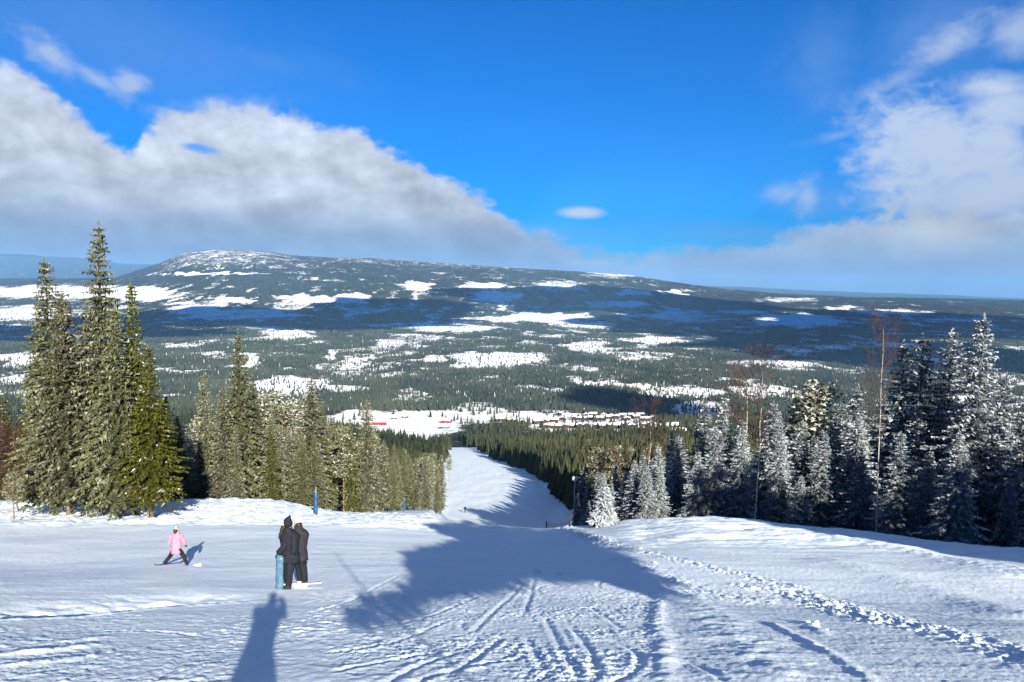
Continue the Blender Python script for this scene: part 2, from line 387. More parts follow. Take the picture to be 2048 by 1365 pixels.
# ------------------------------------------------------------------ ground
LAT = {}
def relief(X, Y):
    """ridges, ski tracks, crust and clods of the piste"""
    Z = H0(X, Y); px, py = project(X, Y, Z)
    D = np.zeros(X.shape)
    fr = (Y > 1).astype(float)
    crust = sstep(px, 520, 760) * (1 - sstep(px, 1290, 1370)) * sstep(py, 1150, 1190 + 40 * 0) * fr
    crust2 = np.maximum(crust, 0.55 * (1 - sstep(px, 560, 700)) * sstep(py, 1190, 1240) * fr)
    n1 = fbm(X * 1.7, Y * 1.7, 4, 0.6); n2 = fbm(X * 6 + 9, Y * 6, 3, 0.65)
    n3 = fbm(X * 15 + 3, Y * 9, 2, 0.7); mm = sstep(fbm(X * 0.7 + 4, Y * 0.5, 3), -0.5, 0.4); D += crust2 * (0.007 * n1 + (0.005 + 0.010 * mm) * n2 + (0.004 + 0.010 * mm) * n3)
    D += (1 - crust2) * (0.010 * fbm(X * 0.6, Y * 1.3, 3) + 0.005 * n2 + 0.0035 * fbm(X * 13, Y * 8, 2, 0.7))
    # broad gentle rolls
    D += 0.05 * fbm(X * 0.16, Y * 0.16, 3) * sstep(Y, 4, 14)
    # rough lumps along the near edge of the added pines' shadow
    rim = polyw([(620, 1262), (760, 1205), (880, 1165), (1050, 1150), (1180, 1150), (1310, 1178)]); q, s, a, L = pdist(X, Y, smooth_poly(rim))
    D += np.exp(-(q / 1.1) ** 2) * (0.045 * np.abs(fbm(X * 2.6, Y * 2.6, 3)) + 0.02)
    def ridge(pts, h, w, rough=0.3, lee=1.0):
        P = smooth_poly(polyw(pts)); q, s, a, L = pdist(X, Y, P)
        k = np.exp(-(q / np.where(s > 0, w * lee, w)) ** 2) * sstep(a, -0.01, 0.6) * (1 - sstep(a, L - 0.6, L + 0.01))
        return h * k * (1 + rough * fbm(X * 2.2, Y * 2.2, 3))
    P = smooth_poly(polyw([(-120, 1246), (150, 1234), (330, 1215), (500, 1203), (575, 1196)])); q, s, a, L = pdist(X, Y, P)     # a step shaped so its drop falls in shade as a dark streak
    e = sstep(a, -0.01, 0.6) * (1 - sstep(a, L - 2.0, L)) * (1 + 0.5 * fbm(X * 1.5, Y * 1.5, 3)); q = q + 0.05 * fbm(X * 4, Y * 4, 2)
    D += np.where(s > 0, -0.19 * sstep(q, 0.0, 0.5) * np.exp(-(np.maximum(q - 0.5, 0) / 1.3) ** 2), 0) * e + 0.022 * np.exp(-(q / 0.05) ** 2) * e
    D += ridge([(-120, 1320), (100, 1302), (230, 1284)], 0.04, 0.07, 0.6, 3)
    D += ridge([(-120, 1345), (100, 1324), (230, 1304)], 0.03, 0.06, 0.6, 3)
    D += ridge([(60, 1290), (160, 1281), (240, 1270)], 0.03, 0.06, 0.6, 3)
    D += ridge([(1530, 1243), (1620, 1290), (1700, 1335), (1760, 1375)], 0.035, 0.06, 0.6, 1.5)
    D += ridge([(1590, 1240), (1625, 1256), (1660, 1276)], 0.03, 0.10)
    D += ridge([(1640, 1117), (1760, 1150), (1900, 1190), (2100, 1246)], 0.10, 0.7, 0.1)  # low ridge shaped so its shade stands in for a trunk shadow
    D += ridge([(1500, 1060), (1650, 1078), (1800, 1100), (2100, 1160)], 0.12, 0.9, 0.3)
    D += ridge([(1322, 1188), (1318, 1250), (1330, 1310), (1326, 1375)], 0.035, 0.12, 0.9)
    D += ridge([(1340, 1190), (1400, 1200), (1450, 1250), (1520, 1320), (1580, 1380)], 0.03, 0.5, 0.9)
    for pts, w, amp in (([(1150, 1072), (1200, 1085), (1300, 1108), (1400, 1132), (1500, 1157), (1600, 1182), (1700, 1214), (1800, 1245), (1950, 1285), (2100, 1330)], 0.42, 0.055),
                        ([(1160, 1090), (1230, 1120), (1310, 1152), (1390, 1180), (1500, 1200)], 0.75, 0.04), ([(1080, 1056), (1140, 1062), (1200, 1082)], 0.6, 0.15),
                        ([(1480, 1172), (1600, 1196), (1760, 1246)], 0.4, 0.05)):
        P = smooth_poly(polyw(pts)); q, s, a, L = pdist(X, Y, P)
        cl = np.maximum(fbm(X * 4.6, Y * 4.6, 3, 0.65) + 0.15, 0) + 0.8 * np.maximum(fbm(X * 9, Y * 9, 2) , 0)
        D += amp * np.exp(-(q / w) ** 2) * cl
    # lumps on the pushed-up bank along the left treeline
    bank = sstep(Y, 34, 36.5) * (1 - sstep(Y, 58, 66)) * (1 - sstep(px, 860, 905)); D += bank * (0.16 * fbm(X * 0.55, Y * 0.55, 4, 0.55) + 0.05 * fbm(X * 2.4, Y * 2.4, 2))
    rb = sstep(px, 1180, 1300) * sstep(Y, 24, 30) * (1 - sstep(Y, 60, 70)); D += rb * 0.10 * fbm(X * 0.4, Y * 0.8, 4, 0.55)
    run = sstep(Y, 120, 160) * (1 - sstep(Y, 600, 700)); D += run * (0.16 * fbm(X * 0.13, Y * 0.05, 4, 0.6))
    rg = np.random.RandomState(11)
    tr = [[(940, 1268), (990, 1222), (1045, 1168)], [(1070, 1150), (1062, 1185), (1050, 1230)], [(1090, 1235), (1120, 1290), (1165, 1365)], [(1050, 1270), (1080, 1320), (1100, 1365)],
          [(1180, 1215), (1215, 1240), (1250, 1262)], [(700, 1262), (830, 1240), (960, 1190)], [(610, 1310), (760, 1290), (900, 1240)], [(640, 1350), (700, 1335), (900, 1300)],
          [(880, 1365), (960, 1310), (1010, 1270)], [(760, 1375), (820, 1340), (930, 1300)], [(1200, 1365), (1180, 1300), (1140, 1250)], [(1350, 1310), (1420, 1345), (1470, 1380)], [(600, 1230), (700, 1200), (800, 1150)]]
    for i in range(16):
        x0 = rg.uniform(-4.5, 2.6); y0 = rg.uniform(5.5, 17); an = rg.uniform(-0.9, 0.9); L = rg.uniform(1.2, 4.5); cv = rg.uniform(-0.25, 0.25); P = []
        for j in range(8):
            P.append((x0, y0)); x0 += math.sin(an) * L / 8; y0 += math.cos(an) * L / 8; an += cv
        tr.append(np.array(P))
    for P in tr:
        if isinstance(P, list): P = smooth_poly(polyw(P), 14)
        m = (X > P[:, 0].min() - 0.5) & (X < P[:, 0].max() + 0.5) & (Y > P[:, 1].min() - 0.5) & (Y < P[:, 1].max() + 0.5)
        if not m.any(): continue
        q, s, a, L = pdist(X[m], Y[m], P); e = sstep(a, 0.0, 0.5) * (1 - sstep(a, L - 0.5, L))
        D[m] += e * (-0.016 * np.exp(-(q / 0.045) ** 2) + 0.012 * np.exp(-((q - 0.10) / 0.045) ** 2) * (0.4 + np.abs(fbm(X[m] * 5, Y[m] * 5, 2))))
    return Z + D
def sector_mesh(name, radii, fine, coarse):
    a = np.concatenate([np.linspace(-math.pi, -R(43), coarse, endpoint=False), np.linspace(-R(43), R(43), fine), np.linspace(R(43), math.pi, coarse + 1)[1:-1]])
    A, RR = np.meshgrid(a, radii, indexing='xy'); X = RR * np.sin(A); Y = RR * np.cos(A)
    n = len(a); k = len(radii)
    I = np.arange(n * k).reshape(k, n); J = np.roll(I, -1, 1)
    Fq = np.stack([I[:-1], J[:-1], J[1:], I[1:]], -1).reshape(-1, 4)[:, ::-1]
    return X, Y, Fq, I
def gseq(a, b, ratio):
    n = int(math.log(b / a) / math.log(ratio)) + 1
    return np.exp(np.linspace(math.log(a), math.log(b), n))
def forest_density(X, Y, Z):
    """1 = wood, 0 = open snow; fields are read from the photo and lie on the land"""
    px, py = project(X, Y, Z)
    f = np.ones(X.shape) * 0.92
    wx = px + 26 * fbm(X / 160, Y / 260, 3) + 10; wy = py + 4.5 * fbm(X / 140 + 5, Y / 230, 3)
    for cx, cy, rx, ry, s in FIELDS:
        d = np.hypot((wx - cx) / (rx * 1.05), (wy - cy) / (ry * 1.15)); f -= s * (1 - sstep(d, 0.45, 1.22))
    n = fbm(X / 300, Y / 500, 4, 0.55)
    f -= 0.5 * sstep(n, 0.10, 0.55) * sstep(Y, 1300, 1700) * (1 - 0.8 * sstep(Y, 5000, 6500)); f -= 0.55 * sstep(fbm(X / 140, Y / 230, 4, 0.55), 0.20, 0.55) * sstep(Y, 1200, 1500) * (1 - 0.6 * sstep(Y, 5200, 7000))
    f -= 0.10 * (1 - sstep(np.abs(py - 560), 18, 45)) * sstep(fbm(X / 400 + 3, Y / 400, 3), -0.2, 0.5) * sstep(Y, 5000, 7000)
    s = (1 - sstep(py, 530, 548)) * np.exp(-((px - 450) / 140) ** 2) * sstep(Y, 6500, 7500) * (Y < 12000)
    f -= 0.34 * s
    s = (1 - sstep(py, 551, 558)) * np.exp(-((px - 1235) / 60) ** 2) * sstep(Y, 7000, 8000) * (Y < 12000)
    f -= 0.5 * s
    f -= 0.22 * (1 - sstep(np.abs(py - 523 - (px - 750) * 0.035), 3, 9)) * sstep(px, 600, 700) * (1 - sstep(px, 1000, 1100)) * (Y > 7000) * (Y < 12000)
    return np.clip(f, 0, 1)
FIELDS = [(150, 585, 205, 13, 1), (50, 628, 120, 13, 1), (300, 588, 60, 14, 1), (430, 548, 120, 3, .7), (500, 628, 140, 11, .62), (400, 620, 60, 16, .6), (470, 601, 55, 5, .9), (625, 599, 55, 8, 1), (710, 598, 38, 11, .95),
    (590, 671, 70, 9, .85), (670, 713, 14, 11, 1), (510, 722, 16, 16, 1), (782, 686, 34, 8, .9), (580, 768, 75, 17, .85), (350, 792, 42, 6, .9), (680, 778, 80, 5, .9), (980, 572, 52, 6, .8), (1005, 594, 55, 12, .7),
    (845, 572, 32, 9, .7), (1130, 572, 62, 10, .5), (1090, 635, 98, 9, 1), (1170, 652, 60, 5, .7), (910, 656, 90, 10, .7), (880, 718, 26, 6, .8), (1020, 716, 112, 13, 1.1), (1180, 694, 60, 12, .7), (1250, 608, 62, 7, .7),
    (1372, 632, 80, 14, .6), (1610, 642, 98, 13, .95), (1500, 625, 60, 5, .7), (1790, 625, 85, 6, .8), (1690, 616, 40, 4, .7), (1330, 681, 110, 6, .8), (1560, 725, 130, 6, .6), (1270, 585, 40, 6, .7), (1365, 585, 22, 7, 1),
    (1370, 785, 95, 14, .8), (1410, 822, 60, 22, .75), (1530, 785, 60, 18, .7), (60, 722, 60, 16, .8), (60, 788, 90, 4, 1), (960, 828, 90, 20, .8), (1090, 832, 60, 14, .85), (1200, 850, 160, 20, .95), (830, 850, 100, 30, 1.2),
    (730, 838, 60, 20, .9), (640, 850, 50, 8, .5), (860, 738, 40, 6, .5), (1060, 775, 50, 5, .5), (1620, 700, 90, 6, .5), (1830, 690, 90, 4, .5), (1950, 640, 80, 4, .5), (1580, 600, 70, 4, .5), (1290, 562, 10, 2, .3)]

def build_ground():
    rad = np.concatenate([np.linspace(0.05, 4.8, 16), gseq(5.0, 62, 1.0046), gseq(62, 640, 1.009)[1:]])
    X, Y, Fq, I = sector_mesh('ground', rad, 1000, 40)
    Z = relief(X, Y)
    me = mesh_np('snow_slope', np.stack([X, Y, Z], -1).reshape(-1, 3), Fq, True)
    o = link('snow_slope', me, M_SNOW); o['kind'] = 'structure'
    rad = np.concatenate([gseq(636, 9500, 1.0042), gseq(9500, 32000, 1.02)[1:]])
    X, Y, Fq, I = sector_mesh('valley', rad, 1000, 30)
    Z = H0(X, Y); Z[0] -= 0.6
    me = mesh_np('valley', np.stack([X, Y, Z], -1).reshape(-1, 3), Fq, True)
    attr(me, 'forest', forest_density(X, Y, Z).ravel())
    o = link('valley', me, M_VALLEY); o['kind'] = 'structure'
build_ground()

# ------------------------------------------------------------------ trees
class Soup:
    def __init__(s): s.t = []; s.f = []; s.r = []
    def add(s, T, frost, rnd):
        s.t.append(np.asarray(T, np.float32).reshape(-1, 3, 3)); n = len(s.t[-1])
        s.f.append(np.broadcast_to(np.asarray(frost, np.float32), (n,))); s.r.append(np.broadcast_to(np.asarray(rnd, np.float32), (n,)))
    def mesh(s, name):
        T = np.concatenate(s.t); me = mesh_np(name, T.reshape(-1, 3), np.arange(len(T) * 3).reshape(-1, 3))
        attr(me, 'frost', np.concatenate(s.f), 'FACE'); attr(me, 'rnd', np.concatenate(s.r), 'FACE'); return me
def tube(P, Rr, n=6):
    """tapered tube through points -> verts, quads"""
    P = np.asarray(P, float); V = []; Fq = []
    for i, (p, r) in enumerate(zip(P, Rr)):
        d = P[min(i + 1, len(P) - 1)] - P[max(i - 1, 0)]; d = d / (np.linalg.norm(d) + 1e-9)
        a = np.cross(d, [0, 1, 0] if abs(d[1]) < 0.9 else [1, 0, 0]); a /= np.linalg.norm(a); b = np.cross(d, a)
        for k in range(n): t = 2 * math.pi * k / n; V.append(p + r * (math.cos(t) * a + math.sin(t) * b))
    for i in range(len(P) - 1):
        for k in range(n): Fq.append((i * n + k, i * n + (k + 1) % n, (i + 1) * n + (k + 1) % n, (i + 1) * n + k))
    return V, Fq
def tubes_mesh(name, lst, n=6, smooth=True):
    V = []; Fq = []
    for P, Rr in lst:
        v, f = tube(P, Rr, n); o = len(V); V += v; Fq += [tuple(i + o for i in q) for q in f]
    return mesh_np(name, np.array(V), np.array(Fq), smooth)

def spruce_soup(seed, Rb=1.7, base=0.08, whorls=44, per=7, leaf=12, frost=0.3, taper=0.8, size=1.0, gap=0.0, thin_top=0.0, droop=0.35):
    """crown of a 10 m spruce: whorls of drooping branches carrying many small sprays"""
    rg = np.random.RandomState(seed); S_ = Soup(); H = 10.0
    lop = rg.uniform(0, 2 * math.pi)
    for w in range(whorls):
        t = base + (0.985 - base) * (w + rg.uniform(-0.3, 0.3)) / whorls; t = min(max(t, base), 0.985)
        prof = (1 - t) ** taper * (1 - thin_top * sstep(t, 0.55, 0.85) * 0.55)
        if t < base + 0.12: prof *= 0.65 + 0.35 * (t - base) / 0.12
        nb = max(3, int(per * (0.55 + 0.6 * (1 - t))))
        if gap and abs(t - 0.72) < gap: nb = 1
        a0 = rg.uniform(0, 6.28); big = rg.uniform(0.72, 1.22)
        for k in range(nb):
            a = a0 + 6.28 * k / nb + rg.uniform(-0.35, 0.35)
            L = Rb * prof * big * rg.uniform(0.6, 1.22) * (1 + 0.12 * math.cos(a - lop)) + 0.10
            up = -0.30 + 0.75 * t + rg.uniform(-0.12, 0.12)
            n = max(3, int(leaf * L / 1.2))
            s = (np.arange(n) + rg.uniform(0, 1, n)) / n; s = 0.12 + 0.9 * s
            d = np.array([math.cos(a), math.sin(a), 0.0]); side = np.array([-math.sin(a), math.cos(a), 0.0])
            z = t * H + L * (up * s - droop * s * s + 0.12 * s ** 4)
            P = d[None] * (L * s)[:, None]; P[:, 2] = z
            for sg in (-1, 1):
                l = (0.30 * L * (1.05 - s) + 0.13) * rg.uniform(0.6, 1.3, n) * size
                wd = 0.07 * size * rg.uniform(0.7, 1.5, n) * (1 + 0.25 * L)
                tip = P + side[None] * (sg * l)[:, None] + d[None] * (0.55 * l)[:, None]; tip[:, 2] -= l * rg.uniform(0.05, 0.75, n)
                T = np.stack([P - d[None] * wd[:, None], P + d[None] * wd[:, None], tip], 1)
                top = rg.uniform(0, 1, n)
                fr = np.where(top < frost, rg.uniform(0.55, 1.0, n), rg.uniform(0, 0.25, n) * (frost > 0.1))
                S_.add(T, fr, rg.uniform(0, 1, n) ** 1.3)
            # hanging sprays
            h = rg.uniform(0.10, 0.32, n) * size; wd = 0.09 * size * rg.uniform(0.6, 1.4, n)
            dv = side[None] * rg.uniform(-1, 1, n)[:, None] + d[None] * rg.uniform(-0.6, 0.6, n)[:, None]
            tip = P.copy(); tip[:, 2] -= h; tip += dv * 0.05
            T = np.stack([P - dv * wd[:, None], P + dv * wd[:, None], tip], 1)
            S_.add(T, rg.uniform(0, 0.25, n) * (frost > 0.1), rg.uniform(0, 0.8, n))
            # snow lying along the bough
            m = rg.uniform(0, 1, n) < frost * 0.9
            if m.any():
                Q = P[m] + np.array([0, 0, 0.04]); l = 0.17 * size * rg.uniform(0.6, 1.5, m.sum()) * (0.7 + 0.3 * L)
                T = np.stack([Q - side[None] * l[:, None] * 0.8, Q + d[None] * l[:, None] * 0.9, Q + side[None] * l[:, None] * 0.8], 1)
                T[:, 0, 2] -= 0.05; T[:, 2, 2] -= 0.05
                S_.add(T, rg.uniform(0.75, 1.0, m.sum()), 0.5)
    n = 14; z = rg.uniform(9.3, 10.0, n); l = (10.1 - z) * 0.22 + 0.03; a = rg.uniform(0, 6.28, n)
    p = np.stack([0 * z, 0 * z, z], 1); tip = p + np.stack([np.cos(a) * l, np.sin(a) * l, l * 0.5], 1); q = p.copy(); q[:, 2] += 0.12
    S_.add(np.stack([p, tip, q], 1), frost * 0.5, 0.7)
    return S_
def trunk_curve(rg, H=10.0, r=0.13, bend=0.12, n=7):
    z = np.linspace(-0.4, H, n); P = np.stack([np.cumsum(rg.uniform(-bend, bend, n)) * 0.35, np.cumsum(rg.uniform(-bend, bend, n)) * 0.35, z], 1)
    P -= P[0] * [1, 1, 0]; P[0, 2] = -0.4
    return P, np.linspace(r, r * 0.16, n)
def pine_soup(seed, frost=0.1, lo=0.5, Rb=1.2, clumps=60, tufts=26, top=10.0, sz=1.0):
    rg = np.random.RandomState(seed); S_ = Soup(); limbs = []
    for c in range(clumps):
        t = lo + (1 - lo) * rg.uniform(0, 1); r = Rb * math.sin(math.pi * min(0.98, 0.18 + 0.8 * (t - lo) / (1 - lo))) ** 0.7 * rg.uniform(0.25, 1.0)
        a = rg.uniform(0, 6.28); c0 = np.array([math.cos(a) * r, math.sin(a) * r, t * top])
        limbs.append((np.array([[0, 0, c0[2] - 0.35 * r - 0.1], c0 * [0.5, 0.5, 1] - [0, 0, 0.12 * r], c0]), [0.03, 0.02, 0.008]))
        n = tufts; p = c0 + rg.normal(0, 1, (n, 3)) * [0.27, 0.27, 0.14] * (0.6 + 0.4 * Rb)
        dd = rg.normal(0, 1, (n, 3)); dd[:, 2] = np.abs(dd[:, 2]) * 0.6; dd /= np.linalg.norm(dd, axis=1)[:, None]
        sd = np.cross(dd, rg.normal(0, 1, (n, 3))); sd /= np.linalg.norm(sd, axis=1)[:, None]
        l = rg.uniform(0.14, 0.3, n)[:, None] * sz; w = rg.uniform(0.05, 0.10, n)[:, None] * sz
        S_.add(np.stack([p - sd * w, p + sd * w, p + dd * l], 1), np.where(rg.uniform(0, 1, n) < frost, 0.85, rg.uniform(0, 0.25, n) * (frost > 0.05)), rg.uniform(0, 1, n))
    return S_, limbs
def birch_tubes(seed, H=10.0, spread=0.75, lo=0.42, n1=36, up=0.95, n2=6):
    """trunk and fine bare twigs"""
    rg = np.random.RandomState(seed); trunk = trunk_curve(rg, H * 0.93, 0.05, 0.26, 9); tw = []
    for i in range(n1):
        t = lo + (0.97 - lo) * (i + rg.uniform(0, 1)) / n1; z = t * H
        bx = np.interp(z, trunk[0][:, 2], trunk[0][:, 0]); by = np.interp(z, trunk[0][:, 2], trunk[0][:, 1])
        a = rg.uniform(0, 6.28); L = (0.35 + 1.5 * math.sin(math.pi * min(1, (1 - t) / (1 - lo) * 0.75 + 0.1))) * rg.uniform(0.6, 1.1) * spread
        P = [np.array([bx, by, z])]; d = np.array([math.cos(a) * 0.75, math.sin(a) * 0.75, up])
        for k in range(3): d = d + rg.uniform(-0.25, 0.25, 3) + [0, 0, 0.05]; P.append(P[-1] + d * L / 3)
        tw.append((P, [0.016, 0.013, 0.009, 0.006]))
        for j in range(n2):
            s = rg.uniform(0.25, 1.0) * 2.99; k = int(s); b = P[k] + (P[k + 1] - P[k]) * (s - k); l = L * rg.uniform(0.25, 0.6)
            e = np.array([math.cos(a), math.sin(a), 0.8]) + rg.uniform(-0.9, 0.9, 3); m = b + e * l * 0.5 + rg.uniform(-.05, .05, 3); f = m + (e + rg.uniform(-0.5, 0.5, 3)) * l * 0.5
            tw.append(([b, m, f], [0.009, 0.0075, 0.005]))
            for q in range(2):
                e2 = e + rg.uniform(-0.9, 0.9, 3); tw.append(([m, m + e2 * l * 0.45], [0.007, 0.004]))
    return trunk, tw

KINDS = {}
def proto(kind, crown_me, crown_mat, trunk_me, trunk_mat):
    crown_me.materials.append(crown_mat); trunk_me.materials.append(trunk_mat); KINDS.setdefault(kind, []).append((crown_me, trunk_me))
def mk_spruces(kind, seeds, m, **kw):
    for sd in seeds:
        rg = np.random.RandomState(sd + 900)
        proto(kind, spruce_soup(sd, **kw).mesh('crown'), m, tubes_mesh('trunk', [trunk_curve(rg, 9.8, kw.get('tr', 0.12) if False else 0.12, 0.03)], 8), M_BARK)
mk_spruces('spruce_big', (1, 2, 3), M_SPRUCE, Rb=1.75, base=0.10, whorls=62, per=9, leaf=14, frost=0.12, size=0.78, taper=0.75, thin_top=0.35)
mk_spruces('spruce_top', (4, 5), M_SPRUCE, Rb=1.35, base=0.07, whorls=62, per=9, leaf=14, frost=0.2, size=0.75, taper=0.62, thin_top=0.3)
mk_spruces('spruce_olive', (6, 7), M_OLIVE, Rb=1.6, base=0.12, whorls=56, per=8, leaf=13, frost=0.03, size=0.8, taper=0.7, gap=0.0, thin_top=1.0)
mk_spruces('spruce_shade', (52, 53), M_SPRUCE, Rb=1.5, base=0.03, whorls=46, per=8, leaf=13, frost=0.06, size=0.95)
mk_spruces('spruce_dark', (8, 9), M_DARKT, Rb=1.6, base=0.02, whorls=46, per=8, leaf=13, frost=0.32, size=1.0)
mk_spruces('spruce_snowy', (10, 11, 12, 13), M_FROST, Rb=2.2, base=0.02, whorls=54, per=9, leaf=17, frost=0.42, size=0.72, taper=0.80, droop=0.30)
mk_spruces('spruce_narrow', (14, 15, 16), M_FROST, Rb=1.5, base=0.04, whorls=46, per=8, leaf=11, frost=0.26, size=0.95, taper=0.6)
mk_spruces('spruce_mid', (50, 51), M_SPRUCE, Rb=1.5, base=0.06, whorls=50, per=8, leaf=13, frost=0.30, size=0.85, taper=0.62)
mk_spruces('spruce_grey', (17, 18, 19), M_SPRUCE, Rb=1.25, base=0.10, whorls=38, per=6, leaf=11, frost=0.16, size=1.05, taper=0.5)
mk_spruces('spruce_far', (20, 21, 22, 23), M_SPRUCE, Rb=1.35, base=0.06, whorls=24, per=5, leaf=6, frost=0.06, size=1.9, taper=0.75)
mk_spruces('spruce_young', (24,), M_FROST, Rb=3.6, base=0.02, whorls=26, per=8, leaf=7, frost=0.75, size=3.0, taper=0.75)
for sd in (30, 31, 32):
    rg = np.random.RandomState(sd); s_, lb = pine_soup(sd, 0.12, 0.42, 1.15, 80, 26); tc_ = trunk_curve(rg, 9.7, 0.11, 0.08)
    proto('pine', s_.mesh('crown'), M_PINE, tubes_mesh('trunk', [tc_] + lb, 6), M_RBARK)
for sd in (33, 34):
    rg = np.random.RandomState(sd); s_, lb = pine_soup(sd, 0.42, 0.22, 1.5, 120, 30); tc_ = trunk_curve(rg, 9.7, 0.11, 0.08)
    proto('pine_frosted', s_.mesh('crown'), M_PINE, tubes_mesh('trunk', [tc_] + lb, 6), M_BARK)
for sd in (35, 36):
    rg = np.random.RandomState(sd); s_, lb = pine_soup(sd, 0.03, 0.45, 1.2, 34, 12, sz=2.0); tc_ = trunk_curve(rg, 9.7, 0.13, 0.08)
    proto('pine_far', s_.mesh('crown'), M_PINE, tubes_mesh('trunk', [tc_] + lb, 4), M_RBARK)
for sd in (40, 41):
    tr_, tw = birch_tubes(sd); proto('birch', tubes_mesh('crown', tw, 3, False), M_TWIG, tubes_mesh('trunk', [tr_], 7), M_BIRCH)
tr_, tw = birch_tubes(44, spread=1.15, lo=0.12, n1=80, n2=8); proto('shrub', tubes_mesh('crown', tw, 3, False), M_TWIGR, tubes_mesh('trunk', [tr_], 6), M_BARK)
tr_, tw = birch_tubes(45, spread=1.0, lo=0.3, n1=40, n2=4); proto('birch_far', tubes_mesh('crown', tw, 3, False), M_TWIG, tubes_mesh('trunk', [tr_], 4), M_BIRCH)

NAMES = {'pine': 'pine_tree', 'pine_frosted': 'pine_tree', 'pine_far': 'pine_tree', 'birch': 'birch_tree', 'birch_far': 'birch_tree', 'shrub': 'bare_shrub'}
TREES = []
def tree(kind, px, Y, top, label, group=None, wide=1.0, cat=None, var=None, x=None, h=None, sink=0.0):
    X = hx(px, Y) if x is None else x
    z = gz(X, Y) - sink
    if h is None:
        zt = unproj(px, top, Y)[2]; h = max(zt - z, 1.0)
    k = KINDS[kind]; i = (len(TREES) * 7 + int(abs(X) * 13)) % len(k) if var is None else var % len(k)
    c, t = k[i]; name = NAMES.get(kind, 'spruce_tree')
    rz = random.Random(int(X * 977 + Y * 131)).uniform(0, 6.28)
    e = empty(name, (X, Y, z), label, cat or {'pine_tree': 'pine', 'birch_tree': 'birch', 'bare_shrub': 'shrub'}.get(name, 'spruce'), group, rz)
    s = h / 10.0; e.scale = (s * wide, s * wide, s)
    o = bpy.data.objects.new('trunk', t); C.objects.link(o); o.parent = e
    o = bpy.data.objects.new('crown', c); C.objects.link(o); o.parent = e
    TREES.append((kind, X, Y, h)); return e

